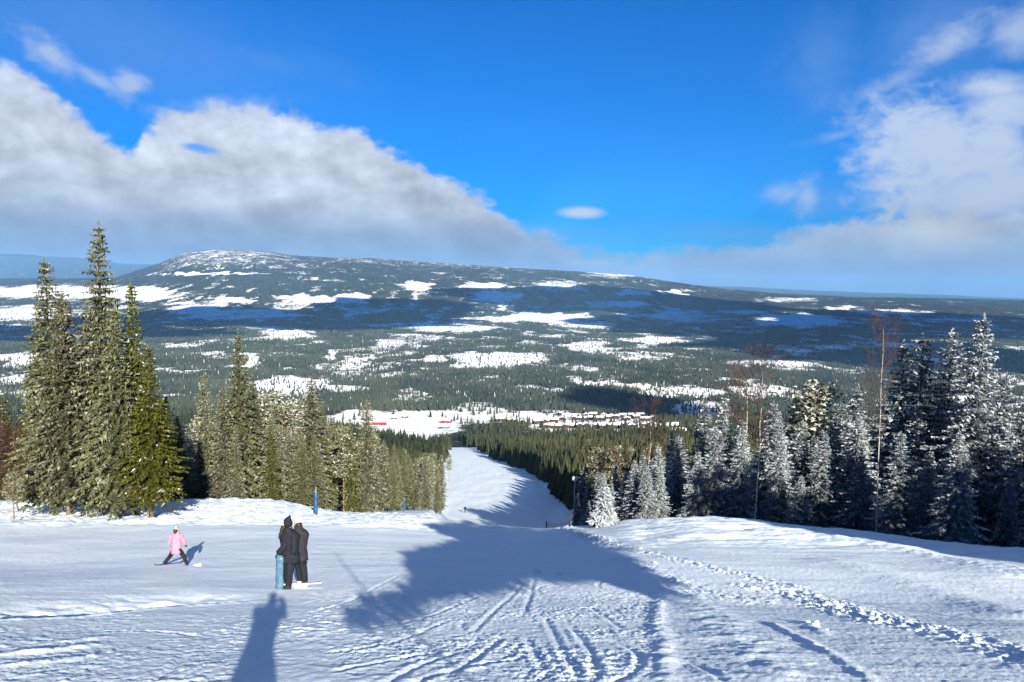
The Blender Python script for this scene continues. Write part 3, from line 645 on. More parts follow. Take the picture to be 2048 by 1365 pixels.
def build_trees():
    G = None
    # the tall clump on the left
    big = [('spruce_top', 105, 42.5, 515, 1.0, 'tall shaded spruce leaning behind the tallest one, leftmost of the high clump', 0),
           ('spruce_big', 138, 41.0, 580, 1.05, 'broad frosted spruce just left of the tallest spruce, its boughs reaching the snow', 1),
           ('spruce_top', 212, 41.5, 445, 0.85, 'tallest spruce of all, frosted narrow spire against the grey cloud', 1),
           ('spruce_big', 190, 43.5, 620, 1.05, 'lower frosted spruce tucked under the tallest spire on its near side', 2),
           ('spruce_olive', 272, 40.0, 560, 1.0, 'olive green spruce with a thin detached looking top right of the tallest', 0),
           ('spruce_olive', 303, 38.5, 690, 1.25, 'bright yellow-green spruce at the right end of the high clump', 1),
           ('spruce_big', 240, 39.0, 610, 1.0, 'grey-green spruce with a bare lower trunk standing before the high clump', 0),
           ('spruce_shade', 85, 50.0, 640, 0.9, 'dark spruce in deep shade behind the left edge of the high clump', 0),
           ('spruce_shade', 335, 52.0, 790, 1.0, 'small dark spruce in the gap right of the bright yellow-green spruce', 1),
           ('spruce_big', 358, 56.0, 830, 1.1, 'short frosted spruce half hidden between the two left clumps', 1),
           ('spruce_shade', 15, 56.0, 790, 1.3, 'dark low spruce at the left edge of the photo behind red twigs', 1),
           ('spruce_snowy', -12, 60.0, 720, 1.0, 'snow-dusted spruce cut off by the left edge of the photo', 0),
           ('spruce_shade', 55, 54.0, 820, 1.3, 'low black-green spruce right behind the crimson shrub', 0),
           ('spruce_snowy', 62, 66.0, 770, 1.0, 'pale frosted spruce far behind the crimson shrub', 1),
           ('spruce_shade', 395, 62.0, 850, 1.0, 'low black-green spruce in shade at the foot of the frosted grey pair', 0)]
    for k, px, Y, top, w, lb, v in big: tree(k, px, Y, top, lb, None, w, var=v)
    tree('shrub', 38, 44.0, 850, 'crimson leafless shrub in shade at the left edge of the snow', None, 1.5)
    tree('pine', 28, 38.5, 945, 'thin scraggly pine sapling on the bank at the left edge', None, 1.6, var=0)
    mid = [('spruce_mid', 412, 62, 745, 0.8, 'frosted grey spruce, left one of the pair before the dark spruce spire', 1),
           ('spruce_mid', 447, 60, 770, 1.0, 'frosted grey spruce close left of the lone dark spire', 0),
           ('spruce_big', 481, 63, 665, 1.0, 'lone taller dark green spruce spire rising over the middle-left grove', 0),
           ('spruce_big', 508, 66, 745, 0.9, 'mid green spruce leaning on the right flank of the lone spire', 2),
           ('pine_frosted', 545, 72, 790, 1.5, 'round-topped pale green pine with feathery crown in the middle-left grove', 0),
           ('pine', 566, 67, 815, 1.4, 'slim pine with an orange-brown bare trunk in the middle-left grove', 0),
           ('pine_frosted', 585, 78, 800, 1.4, 'yellowish round pine behind the orange-trunked pine', 1),
           ('spruce_mid', 624, 66, 755, 1.1, 'frosted tall spruce straight above the first blue pole pad', 1),
           ('spruce_olive', 645, 70, 815, 0.9, 'olive spruce just right of the frosted spruce above the first blue pad', 0),
           ('spruce_grey', 662, 76, 830, 1.1, 'grey-green slim spruce right of the first blue pole pad', 0),
           ('spruce_shade', 700, 72, 835, 0.8, 'dark frost-tipped spruce among paler neighbours in the grove', 1),
           ('spruce_mid', 733, 74, 800, 1.1, 'frosted spruce with a pale spire right of the dark frost-tipped one', 2)]
    for k, px, Y, top, w, lb, v in mid: tree(k, px, Y, top, lb, None, w, var=v)
    rg = random.Random(3)
    # fillers of the grove along the left edge of the run
    tops = [(370, 850), (430, 840), (520, 830), (560, 840), (650, 850), (690, 870), (740, 880), (770, 890), (810, 905), (850, 905), (890, 912)]
    tx = [a for a, b in tops]; ty = [b for a, b in tops]
    for i in range(84):
        px = 372 + (i + rg.random()) / 84 * 512
        Y = 58 + max(0, (px - 640)) / 250 * 66 + rg.uniform(0, 26)
        if px > 800: Y += rg.uniform(0, 25)
        top = float(np.interp(px, tx, ty)) + rg.uniform(-14, 26)
        k = rg.choice(['spruce_grey', 'spruce_mid', 'spruce_grey', 'pine', 'spruce_big', 'pine']) if px > 600 else rg.choice(['spruce_grey', 'spruce_big', 'spruce_mid', 'spruce_shade', 'pine_frosted'])
        nm = {'pine': 'slim bare-trunked pine', 'pine_frosted': 'frosted pine'}.get(k, 'grey-green spruce')
        zone = 'in the dense grove left of the run' if px > 600 else 'in the grove behind the left snow bank'
        zone = zone.replace('in the dense grove left of the run', 'in the dense grove ' + ('right of the first blue post' if px < 720 else 'just left of the second blue post' if px < 808 else 'between the second blue post and the run')).replace('in the grove behind', 'in the ' + ('shadowed gap of the grove behind' if px < 430 else 'dark-spire part of the grove behind' if px < 530 else 'pine-rich part of the grove behind'))
        if px > 600 and Y > np.interp(px, [640, 884], [74, 150]): zone = 'at the back of the left grove, ' + ('nearer the first blue post' if px < 740 else 'nearer the run')
        tree(k, px, Y, top, f'{nm} {zone}', f'{nm}s {zone}', rg.uniform(0.8, 1.15))
    for i in range(34):       # the grove's far end, beside the lower run
        Y = rg.uniform(120, 300); X = -18.5 - 0.012 * Y - rg.uniform(0, 34)
        tree(rg.choice(['spruce_grey', 'pine', 'spruce_narrow']), 0, Y, 0, 'small distant tree at the far end of the grove left of the run', 'far trees left of the run', rg.uniform(0.8, 1.1), cat='tree', x=X, h=rg.uniform(8, 11.5))
    # frosted stand on the right
    rt = [('spruce_dark', 1152, 70, 985, 0.9, 'dark spruce at the corner where the run drops away', 0),
          ('spruce_young', 1212, 40.5, 972, 0.9, 'little snow-covered spruce in full sun at the left end of the right-hand stand', 0),
          ('spruce_snowy', 1268, 47, 925, 1.0, 'snowy small spruce right behind the little sunlit one', 1),
          ('spruce_snowy', 1318, 46, 930, 1.1, 'blue-shaded snowy spruce second from the left of the right-hand stand', 2),
          ('spruce_snowy', 1352, 50, 870, 1.0, 'blue-shaded snowy spruce below the cabins', 3),
          ('spruce_narrow', 1402, 56, 800, 1.0, 'pale frosted spruce left of the first white birch trunk', 0),
          ('spruce_snowy', 1440, 52, 790, 0.9, 'frosted spruce with grey-pink top beside the first white birch trunk', 0),
          ('spruce_snowy', 1392, 45, 900, 1.1, 'snowy spruce low at the mound left of the first birch', 1),
          ('spruce_snowy', 1470, 47, 880, 1.0, 'snowy spruce just left of the first birch trunk', 2),
          ('spruce_snowy', 1540, 48, 850, 1.0, 'dark blue-shaded spruce just right of the first birch trunk', 3),
          ('pine_frosted', 1622, 56, 765, 1.3, 'pale yellow-green round pine rising between the two birches', 1),
          ('spruce_snowy', 1580, 58, 790, 1.0, 'frosted spruce left of the pale round pine', 1),
          ('spruce_snowy', 1598, 43, 950, 1.3, 'small snow-laden spruce at the front edge of the stand', 2),
          ('spruce_snowy', 1665, 47, 850, 1.1, 'shaded spruce in front of the pale round pine', 0),
          ('spruce_narrow', 1700, 58, 770, 1.1, 'frosted spruce between the pale round pine and the second birch', 1),
          ('spruce_snowy', 1715, 44, 890, 1.1, 'low shaded spruce left of the foot of the second birch', 3),
          ('spruce_narrow', 1785, 50, 680, 1.0, 'slender frosted spruce first right of the second birch', 2),
          ('spruce_narrow', 1822, 48, 665, 1.2, 'blue-green frosted spruce second right of the second birch', 0),
          ('spruce_snowy', 1878, 47, 650, 0.85, 'frosted spruce with a sunlit top left of the highest right spire', 2),
          ('spruce_snowy', 1938, 44, 628, 0.95, 'highest frosted spruce on the right with a sunlit pointed top', 3),
          ('spruce_snowy', 1790, 41, 860, 1.2, 'snow-laden spruce in front of the slender frosted pair', 1),
          ('spruce_snowy', 1850, 40, 900, 1.2, 'low snowy spruce at the front edge below the sunlit tops', 0),
          ('spruce_snowy', 1905, 38, 860, 1.1, 'broad snow-laden spruce with white drooping boughs near the right edge', 1),
          ('spruce_snowy', 1990, 50, 745, 0.8, 'shaded spruce right of the highest right spire', 2),
          ('spruce_snowy', 2035, 42, 760, 1.0, 'dark spruce cut off by the right edge of the photo', 0),
          ('spruce_dark', 2010, 38.5, 960, 1.3, 'dark low spruce in the right corner of the stand', 1),
          ('spruce_dark', 2075, 39, 900, 1.4, 'black-green spruce partly past the right edge', 0)]
    for k, px, Y, top, w, lb, v in rt: tree(k, px, Y, top, lb, None, w, var=v, sink=0.3)
    tree('birch', 1508, 41.5, 700, 'first white-trunked birch from the left with a thin red-brown crown', None, 0.85, var=0)
    tree('birch', 1752, 40.5, 625, 'tallest white-trunked birch with a wispy brown top above the stand', None, 0.7, var=1)
    tree('birch', 1478, 60, 740, 'red-brown leafless birch behind the first white-trunked birch', None, 1.3, var=0)
    tree('birch', 1285, 70, 800, 'brown twiggy birch with a pale trunk before the cabins', None, 1.2, var=1)
    tree('shrub', 1235, 66, 905, 'reddish leafless shrub behind the little sunlit spruce', None, 0.9)
    def rlab(px, Y):
        z = 'beside the little sunlit spruce' if px < 1290 else 'left of the first birch' if px < 1500 else 'between the first birch and the pale round pine' if px < 1625 else 'between the pale round pine and the second birch' if px < 1755 else 'below the slender pair right of the second birch' if px < 1880 else 'around the highest right spire' if px < 1990 else 'at the right edge of the photo'
        d = 'front' if Y < 52 else 'rear' if Y > 61 else 'middle'
        return f'snowy spruce, {d} rows, {z}', f'{d} row spruces {z}'
    for i in range(74):
        px = rg.uniform(1175, 2130); Y = rg.uniform(44, 74)
        top = float(np.interp(px, [1170, 1250, 1350, 1450, 1600, 1750, 1900, 2110], [990, 945, 895, 850, 830, 800, 800, 820])) + rg.uniform(-15, 50)
        if px < 1580: top -= 22; Y = min(Y, 62)
        tree(rg.choice(['spruce_snowy', 'spruce_narrow' if px > 1560 else 'spruce_snowy', 'spruce_snowy', 'spruce_snowy', 'spruce_dark']), px, Y, top, *rlab(px, Y), rg.uniform(0.9, 1.2))
    # wood right of the lower run
    n = 0
    while n < 105:
        Y = 80 * (560 / 80) ** rg.random(); off = rg.uniform(0, 1) ** 1.3
        edge = float(np.interp(Y, [60, 150, 200, 240, 300, 400, 500, 560], [9, 12, 16, 13, 8, -10, -22, -26]))
        X = edge + 2 + off * (0.26 * Y + 8)
        k = 'spruce_far' if Y > 170 else rg.choice(['spruce_grey', 'spruce_big', 'spruce_narrow'])
        if rg.random() < 0.28: k = 'pine_far' if Y > 170 else 'pine'
        if rg.random() < 0.15: k = 'birch_far'
        nm = {'pine_far': 'distant pine', 'pine': 'pine', 'birch_far': 'leafless birch'}.get(k, 'dark distant spruce' if Y > 170 else 'grey-green spruce')
        zone = 'in the wood right of the lower run'
        tree(k, 0, Y, 0, f'{nm} {zone}', f'{nm}s {zone}', rg.uniform(0.85, 1.2), x=X, h=rg.uniform(9, 14) if Y > 110 else rg.uniform(6, 9))
        n += 1
build_trees()

# ------------------------------------------------------------------ woods too dense to count
def far_woods():
    rg = np.random.RandomState(21)
    def fmat(name, dark, light):
        def f(g, b, tc):
            a = g.n('ShaderNodeAttribute', attribute_name='rnd'); fr = g.n('ShaderNodeAttribute', attribute_name='frost')
            g.put(b.inputs['Base Color'], g.mix(g.m('MULTIPLY', fr.outputs['Fac'], 0.9), g.mix(a.outputs['Fac'], dark, light), (0.6, 0.62, 0.62)))
        return mat(name, dark, 0.85, 0.08, f)
    def cones(X, Y, Z, h, r, sides, tiers):
        n = len(X); out = []
        a0 = rg.uniform(0, 6.28, n)
        for t in range(tiers):
            zb = Z + h * (0.06 + 0.86 * t / tiers); zt = Z + h * (1.0 if t == tiers - 1 else (0.06 + 0.86 * (t + 1.7) / tiers)); rr = r * (1 - 0.8 * t / tiers)
            for k in range(sides):
                a = a0 + 6.283 * (k + 0.5 * t) / sides; b = a + 6.283 / sides
                ra = rr * rg.uniform(0.7, 1.25, n); rb = rr * rg.uniform(0.7, 1.25, n)
                out.append(np.stack([np.stack([X + ra * np.cos(a), Y + ra * np.sin(a), zb + rg.uniform(-.05, .05, n) * h], -1), np.stack([X + rb * np.cos(b), Y + rb * np.sin(b), zb + rg.uniform(-.05, .05, n) * h], -1), np.stack([X, Y, zt], -1)], 1))
        return np.stack(out, 1).reshape(-1, 3, 3), sides * tiers
    def emit(name, X, Y, hl, hh, sides, tiers, m, seedfrost):
        Z = H0(X, Y); n = len(X); h = rg.uniform(hl, hh, n); r = h * rg.uniform(0.13, 0.22, n)
        T, k = cones(X, Y, Z - 0.3, h, r, sides, tiers)
        me = mesh_np(name, T.reshape(-1, 3), np.arange(len(T) * 3).reshape(-1, 3))
        attr(me, 'rnd', np.clip(np.repeat(0.38 + 0.5 * fbm(X / 150, Y / 220, 4, 0.6) + rg.uniform(-.2, .2, n), k) + rg.uniform(-0.1, 0.15, n * k), 0, 1), 'FACE')
        attr(me, 'frost', np.where(rg.uniform(0, 1, n * k) < seedfrost, rg.uniform(0.3, 0.9, n * k), 0), 'FACE')
        o = link(name, me, m); o['kind'] = 'stuff'; return o
    m1 = fmat('wood_needles', (0.012, 0.018, 0.010), (0.055, 0.056, 0.026)); m2 = fmat('far_needles', (0.018, 0.027, 0.020), (0.055, 0.064, 0.044))
    # slopes either side of the run
    n = 26000; Y = 110 * (1300 / 110) ** rg.uniform(0, 1, n); t = rg.uniform(-0.8, 0.8, n); X = t * Y
    Z = H0(X, Y); px, py = project(X, Y, Z)
    keep = rg.uniform(0, 1, n) < np.where(Y > 640, np.maximum(forest_density(X, Y, Z) ** 2, 0.03 + 0.75 * sstep(fbm(X / 45, Y / 60, 3), 0.25, 0.45) * (px > 900)), 0.95)
    le = np.interp(Y, [100, 200, 500, 640, 760, 900], [-24, -22, -42, -50, -60, -60]); re = np.interp(Y, [100, 200, 300, 400, 500, 640, 760], [14, 16, 12, -6, -20, -28, -60])
    keep &= (X < le) | (X > re) | (Y > 760)
    keep &= ~((Y > 620) & (np.hypot((px - 830) / 100, (py - 868) / 26) < 1)) & ~((Y > 560) & (np.hypot((px - 845) / 22, (py - 893) / 12) < 1))
    keep &= ~((X > 5) & (Y < 170) & (rg.uniform(0, 1, n) < 0.6))
    emit('forest', X[keep], Y[keep], 8.5, 13, 6, 3, m1, 0.0)
    # the valley floor and the lower mountain
    n = 330000; Y = 1250 * (6500 / 1250) ** rg.uniform(0, 1, n) ; t = rg.uniform(-0.74, 0.74, n); X = t * Y
    Z = H0(X, Y); d = forest_density(X, Y, Z) + 0.35 * fbm(X / 60, Y / 90, 3) ; px, py = project(X, Y, Z)
    keep = (rg.uniform(0, 1, n) < np.clip(d * 1.4 - 0.42, 0.05, 1))
    emit('forest', X[keep], Y[keep], 6, 12, 4, 1, m2, 0.012)
far_woods()

# ------------------------------------------------------------------ village, buildings
M_DWOOD = mat('dark_timber', (0.040, 0.018, 0.013)); M_RED = mat('red_paint', (0.20, 0.012, 0.016)); M_RSNOW = mat('roof_snow', (0.85, 0.87, 0.9)); M_GLASS = mat('dark_glass', (0.02, 0.025, 0.03), 0.1, 0.5); M_GREY = mat('grey_paint', (0.25, 0.26, 0.27)); M_GREEND = mat('dark_green_paint', (0.02, 0.06, 0.05))
def boxm(bx):
    V = []; Fq = []
    for (x0, x1, y0, y1, z0, z1) in bx:
        o = len(V); V += [(x0, y0, z0), (x1, y0, z0), (x1, y1, z0), (x0, y1, z0), (x0, y0, z1), (x1, y0, z1), (x1, y1, z1), (x0, y1, z1)]
        Fq += [(o, o + 3, o + 2, o + 1), (o + 4, o + 5, o + 6, o + 7), (o, o + 1, o + 5, o + 4), (o + 1, o + 2, o + 6, o + 5), (o + 2, o + 3, o + 7, o + 6), (o + 3, o, o + 4, o + 7)]
    return V, Fq
def gable_roof(name, w, d, z0, rise, over=0.6, th=0.45):
    w2 = w / 2 + over; d2 = d / 2 + over; V = []
    for x in (-w2, w2):
        V += [(x, -d2, z0 - 0.3), (x, 0, z0 + rise), (x, d2, z0 - 0.3), (x, -d2, z0 - 0.3 + th), (x, 0, z0 + rise + th), (x, d2, z0 - 0.3 + th)]
    Fq = [(0, 1, 7, 6), (1, 2, 8, 7), (3, 9, 10, 4), (4, 10, 11, 5), (0, 6, 9, 3), (2, 5, 11, 8), (0, 3, 4, 1), (1, 4, 5, 2), (6, 7, 10, 9), (7, 8, 11, 10)]
    return mesh_np(name, V, Fq)
def gable_wall(name, w, d, h, rise):
    V = [(-w/2, -d/2, -2), (w/2, -d/2, -2), (w/2, d/2, -2), (-w/2, d/2, -2), (-w/2, -d/2, h), (w/2, -d/2, h), (w/2, d/2, h), (-w/2, d/2, h), (-w/2, 0, h + rise), (w/2, 0, h + rise)]
    me = bpy.data.meshes.new(name); me.from_pydata(V, [], [(0, 1, 5, 4), (2, 3, 7, 6), (1, 2, 6, 9, 5), (3, 0, 4, 8, 7)]); return me
def house(name, px, py, w, d, h, rise, wall_mat, label, group, rz, cat='cabin', windows=4, loc=None):
    p = loc or hit(px, py)
    if p is None: return
    e = empty(name, p, label, cat, group, rz)
    o = link('wall', gable_wall('wall', w, d, h, rise), wall_mat, e)
    r = link('roof', gable_roof('roof', w, d, h, rise, 0.35, 0.3), M_RSNOW, e)
    V, Fq = boxm([(w * 0.2, w * 0.2 + 0.7, 0.3, 1.0, h + rise * 0.5, h + rise + 1.0)]); link('chimney', mesh_np('chimney', V, Fq), M_GREY, r)
    for k in range(windows):
        x = -w / 2 + w * (k + 0.5) / windows; V, Fq = boxm([(x - 0.55, x + 0.55, -d / 2 - 0.06, -d / 2 + 0.02, 0.9, 2.1)]); link('window', mesh_np('window', V, Fq), M_GLASS, e)
    V, Fq = boxm([(-0.45, 0.45, -d / 2 - 0.09, -d / 2 + 0.02, -0.2, 1.9)]); link('door', mesh_np('door', V, Fq), M_GREY, e)
    return e
rg = random.Random(8)
spots = []
for i in range(13): spots.append((1092 + i * 18 + rg.uniform(-3, 3), 842 - 5 * math.sin(i / 12 * 2.2) + rg.uniform(-3, 2)))
for i in range(12): spots.append((1102 + i * 18 + rg.uniform(-4, 4), 853 + rg.uniform(-2, 3)))
for i in range(8): spots.append((1150 + i * 19 + rg.uniform(-4, 4), 832 + rg.uniform(-2, 2)))
for p in [(1280, 862), (1303, 860), (1325, 858), (1345, 856), (1358, 868), (1388, 862), (1420, 862), (1000, 841), (1022, 843), (1045, 845), (1075, 846), (1118, 828)]: spots.append(p)
for i, (a, b) in enumerate(spots):
    w = rg.uniform(11, 14.5)
    house('cabin', a, b + 3, w, rg.uniform(8, 9.5), rg.uniform(4.8, 5.8), rg.uniform(1.2, 1.7), M_DWOOD, ('small dark snow-roofed cabin in the long back row of the village' if i < 13 else 'small dark snow-roofed cabin in the front row of the village' if i < 25 else 'small dark snow-roofed cabin uphill behind the long village row' if i < 33 else 'outlying dark cabin right of the village rows' if i < 40 else 'outlying dark cabin left of the village rows'), 'cabins of the village in the valley', rg.choice([0, 0.3, -0.3, 1.4, 1.57]), windows=2)
for (a, b) in [(1500, 792), (1522, 800), (1545, 786), (1360, 790), (1392, 798), (1330, 783), (1560, 796)]:
    house('cabin', a, b, 10, 8, 3, 2, M_DWOOD, 'far dark cabin among snowy clearings above the cabin village', 'far cabins above the village', rg.uniform(-0.6, 0.6), windows=2)
house('ski_lodge', 757, 850, 21, 11, 5.0, 2.4, M_RED, 'long red lodge with a snowy roof on the white field left of the run', None, 0.12, 'building', 6)
house('red_barn', 893, 846, 13, 10, 4.2, 2.4, M_RED, 'small red building at the edge of the dark trees right of the white field', None, -0.2, 'building', 3)
house('green_shed', 889, 857, 12, 9, 3.0, 1.6, M_GREEND, 'low dark green shed in front of the small red building', None, -0.1, 'shed', 2)
house('hut', 788, 838, 9, 7, 3, 2, M_DWOOD, 'small dark hut with snowy roof right of the red lodge', None, 0.2, 'hut', 2)
house('hut', 810, 836, 8, 7, 3, 2, M_DWOOD, 'second small dark hut farther right of the red lodge', None, -0.2, 'hut', 2)

# ------------------------------------------------------------------ posts, pads and nets beside the piste
M_BLUE = mat('blue_mat', (0.01, 0.06, 0.16), 0.5, 0.4); M_DBLUE = mat('dark_blue_mat', (0.03, 0.03, 0.16), 0.5, 0.4); M_STEEL = mat('steel', (0.35, 0.37, 0.4), 0.4, 0.5, metal=0.6); M_NET = mat('pale_net', (0.55, 0.42, 0.36)); M_WPOST = mat('white_paint', (0.7, 0.7, 0.72))
def pad(px, py, hgt, wid, label, m=M_BLUE, lean=0.0):
    p = hit(px, py); e = empty('padded_post', (p[0], p[1], p[2] - 0.1), label, 'padded post')
    e.rotation_euler = (0, lean, 0)
    link('post', tubes_mesh('post', [(np.array([[0, 0, -0.3], [0, 0, hgt * 0.7], [0.0, 0, hgt * 1.22]]), [0.035, 0.035, 0.03])], 10), M_STEEL, e)
    P = np.array([[0, 0, z] for z in (0.05, 0.07, hgt * 0.32, hgt * 0.34, hgt * 0.36, hgt * 0.66, hgt * 0.68, hgt * 0.70, hgt * 0.98, hgt)])
    w = wid / 2; link('mat', tubes_mesh('mat', [(P, [w * .8, w, w, w * .88, w, w, w * .88, w, w, w * .75])], 12), m, e)
    for f in (0.34, 0.68):
        link('strap', tubes_mesh('strap', [(np.array([[0, 0, hgt * f - 0.03], [0, 0, hgt * f + 0.03]]), [w * .93, w * .93])], 12), M_DBLUE, e)
    return e
pad(632, 1029, 1.35, 0.2, 'blue padded post nearest the walkers, at the foot of the left grove')
pad(808, 1023, 1.8, 0.28, 'blue padded post before slim trunks at the right part of the grove')
pad(884, 1021, 2.0, 0.30, 'dark purple-blue padded post where the grove meets the run', M_DBLUE, -0.25)
p = hit(1093, 1056)
pad(1093, 1056, 1.3, 0.30, 'blue padded post at the end of the net on the right lip of the run')
def net():
    a = hit(1096, 1055); b = hit(1140, 1051)
    a = np.array(a); b = np.array(b); e = empty('safety_net', tuple(a), 'low pale safety net sagging beside the blue padded post on the right lip', 'safety net')
    d = b - a; L = np.linalg.norm(d[:2]); n = 5
    for i in range(n):
        q = d * i / (n - 1); q[2] = gz(a[0] + q[0], a[1] + q[1]) - a[2]
        link('pole', tubes_mesh('pole', [(np.array([q - [0, 0, .2], q + [0.03, 0, 0.95]]), [0.02, 0.015])], 6), M_WPOST, e)
    ls = []
    for j in range(9):
        P = []
        for i in range(17):
            q = d * i / 16; q[2] = gz(a[0] + q[0], a[1] + q[1]) - a[2] + 0.08 + j * 0.09 - 0.06 * math.sin(math.pi * (i % 4) / 4); P.append(q)
        ls.append((np.array(P), [0.012] * 17))
    for i in range(49):
        q = d * i / 48; q[2] = gz(a[0] + q[0], a[1] + q[1]) - a[2]; ls.append((np.array([q + [0, 0, .06], q + [0.02, 0, .8]]), [0.010, 0.010]))
    link('netting', tubes_mesh('netting', ls, 3), M_NET, e)
net()
tree('birch', 1143, 41.5, 1028, 'knee-high brown birch sapling at the end of the pale net', None, 2.2, h=0.9)
def lamp():
    X = hx(1148, 150); z = gz(X, 150); e = empty('street_lamp', (X, 150, z), 'slim lamp post with a round white head before the wood right of the run', 'lamp post')
    zt = unproj(1146, 958, 150)[2] - z
    link('pole', tubes_mesh('pole', [(np.array([[0, 0, -0.5], [0, 0, zt]]), [0.14, 0.09])], 8), M_STEEL, e)
    link('lamp_head', tubes_mesh('lamp_head', [(np.array([[0, 0, zt - .5], [0, 0, zt - .3], [0, 0, zt + .1], [0, 0, zt + .45], [0, 0, zt + .55]]), [.2, .5, .62, .45, .1])], 12), M_WPOST, e)
lamp()

# clods of snow lying on the piste
def clod(px, py, r, label, flat=0.75, seed=0):
    p = hit(px, py); rr = np.random.RandomState(seed); n = 10; V = []; Fq = []
    for i in range(n + 1):
        for j in range(14):
            th = math.pi * i / n; ph = 2 * math.pi * j / 14; u = np.array([math.sin(th) * math.cos(ph), math.sin(th) * math.sin(ph), math.cos(th)])
            k = 1 + 0.28 * math.sin(3.1 * u[0] + seed) * math.cos(4.3 * u[1] + seed) + 0.18 * math.sin(7 * u[2] + 5 * u[0] + seed); V.append(u * r * k * [1.2, 1, flat])
    for i in range(n):
        for j in range(14): Fq.append((i * 14 + j, (i + 1) * 14 + j, (i + 1) * 14 + (j + 1) % 14, i * 14 + (j + 1) % 14))
    o = link('snow_clod', mesh_np('snow_clod', np.array(V), Fq, True), M_SNOW); o.location = (p[0], p[1], p[2] + r * 0.25)
    tag(o, label, 'snow clod', 'snow clods on the piste')
for a in [(1347, 1165, .11, 'biggest white snow clod right of the blue shadow', .8), (1375, 1166, .05, 'small snow clod just right of the biggest one', .7), (1632, 1253, .05, 'upright lone snow clod on the smooth right slope', 1.6),
          (1615, 1246, .035, 'tiny snow clod left of the upright lone clod', .7), (1652, 1262, .03, 'tiny snow clod below the upright lone clod', .7), (1075, 1146, .09, 'snow clod at the middle of the shadow edge', .7), (1052, 1150, .05, 'small snow clod left of the one at the middle of the shadow edge', .7),
          (1118, 1150, .05, 'small snow clod right of the one at the middle of the shadow edge', .7), (1260, 1128, .09, 'snow clod left end of the chunks beside the blue shadow', .7), (1290, 1140, .08, 'snow clod between the chunks beside the blue shadow', .8), (1310, 1128, .06, 'snow clod highest up the slope among the chunks beside the shadow', .7),
          (395, 1133, .09, 'soft white snow clod beside the pink child\'s right ski', .5), (1225, 1112, .07, 'snow clod at the top right rim of the blue shadow', .7)]:
    clod(a[0], a[1], a[2], a[3], a[4], int(a[0]))

# ------------------------------------------------------------------ people
def skin(name, pts, edges, m, parent, sub=2, rad=None):
    """grow a smooth continuous surface over joints: pts {key: (x, y, z, r)} or (.., rx, ry)"""
    keys = list(pts); me = bpy.data.meshes.new(name); me.from_pydata([pts[k][:3] for k in keys], [(keys.index(a), keys.index(b)) for a, b in edges], [])
    o = bpy.data.objects.new(name, me); C.objects.link(o)
    sk = o.modifiers.new('Skin', 'SKIN'); sk.use_smooth_shade = True
    for i, k in enumerate(keys):
        v = pts[k]; d = me.skin_vertices[0].data[i]; d.radius = (v[3], v[4] if len(v) > 4 else v[3]); d.use_root = (i == 0)
    ss = o.modifiers.new('Subsurf', 'SUBSURF'); ss.levels = sub; ss.render_levels = sub
    dg = bpy.context.evaluated_depsgraph_get(); nm = bpy.data.meshes.new_from_object(o.evaluated_get(dg)); nm.name = name
    bpy.data.objects.remove(o); bpy.data.meshes.remove(me)
    return link(name, nm, m, parent)
M_SKIN = mat('skin', (0.50, 0.30, 0.22), 0.5, 0.3); M_BLACK = mat('black_cloth', (0.010, 0.011, 0.018), 0.8, 0.15); M_BLACK2 = mat('charcoal_cloth', (0.018, 0.018, 0.024), 0.8, 0.15); M_PINK = mat('pink_cloth', (0.55, 0.17, 0.26), 0.8, 0.15); M_HAIR = mat('dark_hair', (0.02, 0.014, 0.012), 0.6, 0.3)
M_WHITE = mat('white_cloth', (0.72, 0.72, 0.74)); M_HELM = mat('grey_helmet', (0.22, 0.27, 0.28), 0.3, 0.5); M_LBLUE = mat('pale_blue_board', (0.055, 0.12, 0.18), 0.35, 0.5)
def L3(a, b, t): return tuple(a[i] + (b[i] - a[i]) * t for i in range(3))
def hand(name, w, d, s, m, parent, curl=0.5, thumb=1):
    """a gloved hand: palm, four unequal fingers and a thumb, from wrist w along direction d"""
    w = np.array(w); d = np.array(d, float); d /= np.linalg.norm(d); up = np.array([0, 0, 1.0]) if abs(d[2]) < 0.8 else np.array([0, 1.0, 0]); sd = np.cross(d, up); sd /= np.linalg.norm(sd); dn = np.cross(sd, d) * -1
    P = {'w': (*w, .036 * s), 'p1': (*(w + d * .045 * s), .034 * s, .02 * s), 'p2': (*(w + d * .085 * s), .036 * s, .018 * s)}; E = [('w', 'p1'), ('p1', 'p2')]
    for i, (o, l) in enumerate(((-.03, .062), (-.01, .075), (.01, .07), (.03, .055))):
        r = w + d * .088 * s + sd * o * s; a = r + (d * (1 - curl * .5) + dn * curl * .6) * l * .5 * s; b = a + (d * (1 - curl) + dn * curl) * l * .5 * s
        P[f'a{i}'] = (*r, .012 * s); P[f'b{i}'] = (*a, .0115 * s); P[f'c{i}'] = (*b, .009 * s); E += [('p2', f'a{i}'), (f'a{i}', f'b{i}'), (f'b{i}', f'c{i}')]
    r = w + d * .03 * s + sd * .034 * thumb * s; a = r + (sd * thumb * .6 + d * .7 + dn * .3) * .03 * s; b = a + (d + dn * .5) * .024 * s
    P['t0'] = (*r, .014 * s); P['t1'] = (*a, .013 * s); P['t2'] = (*b, .010 * s); E += [('p1', 't0'), ('t0', 't1'), ('t1', 't2')]
    return skin(name, P, E, m, parent, 1)
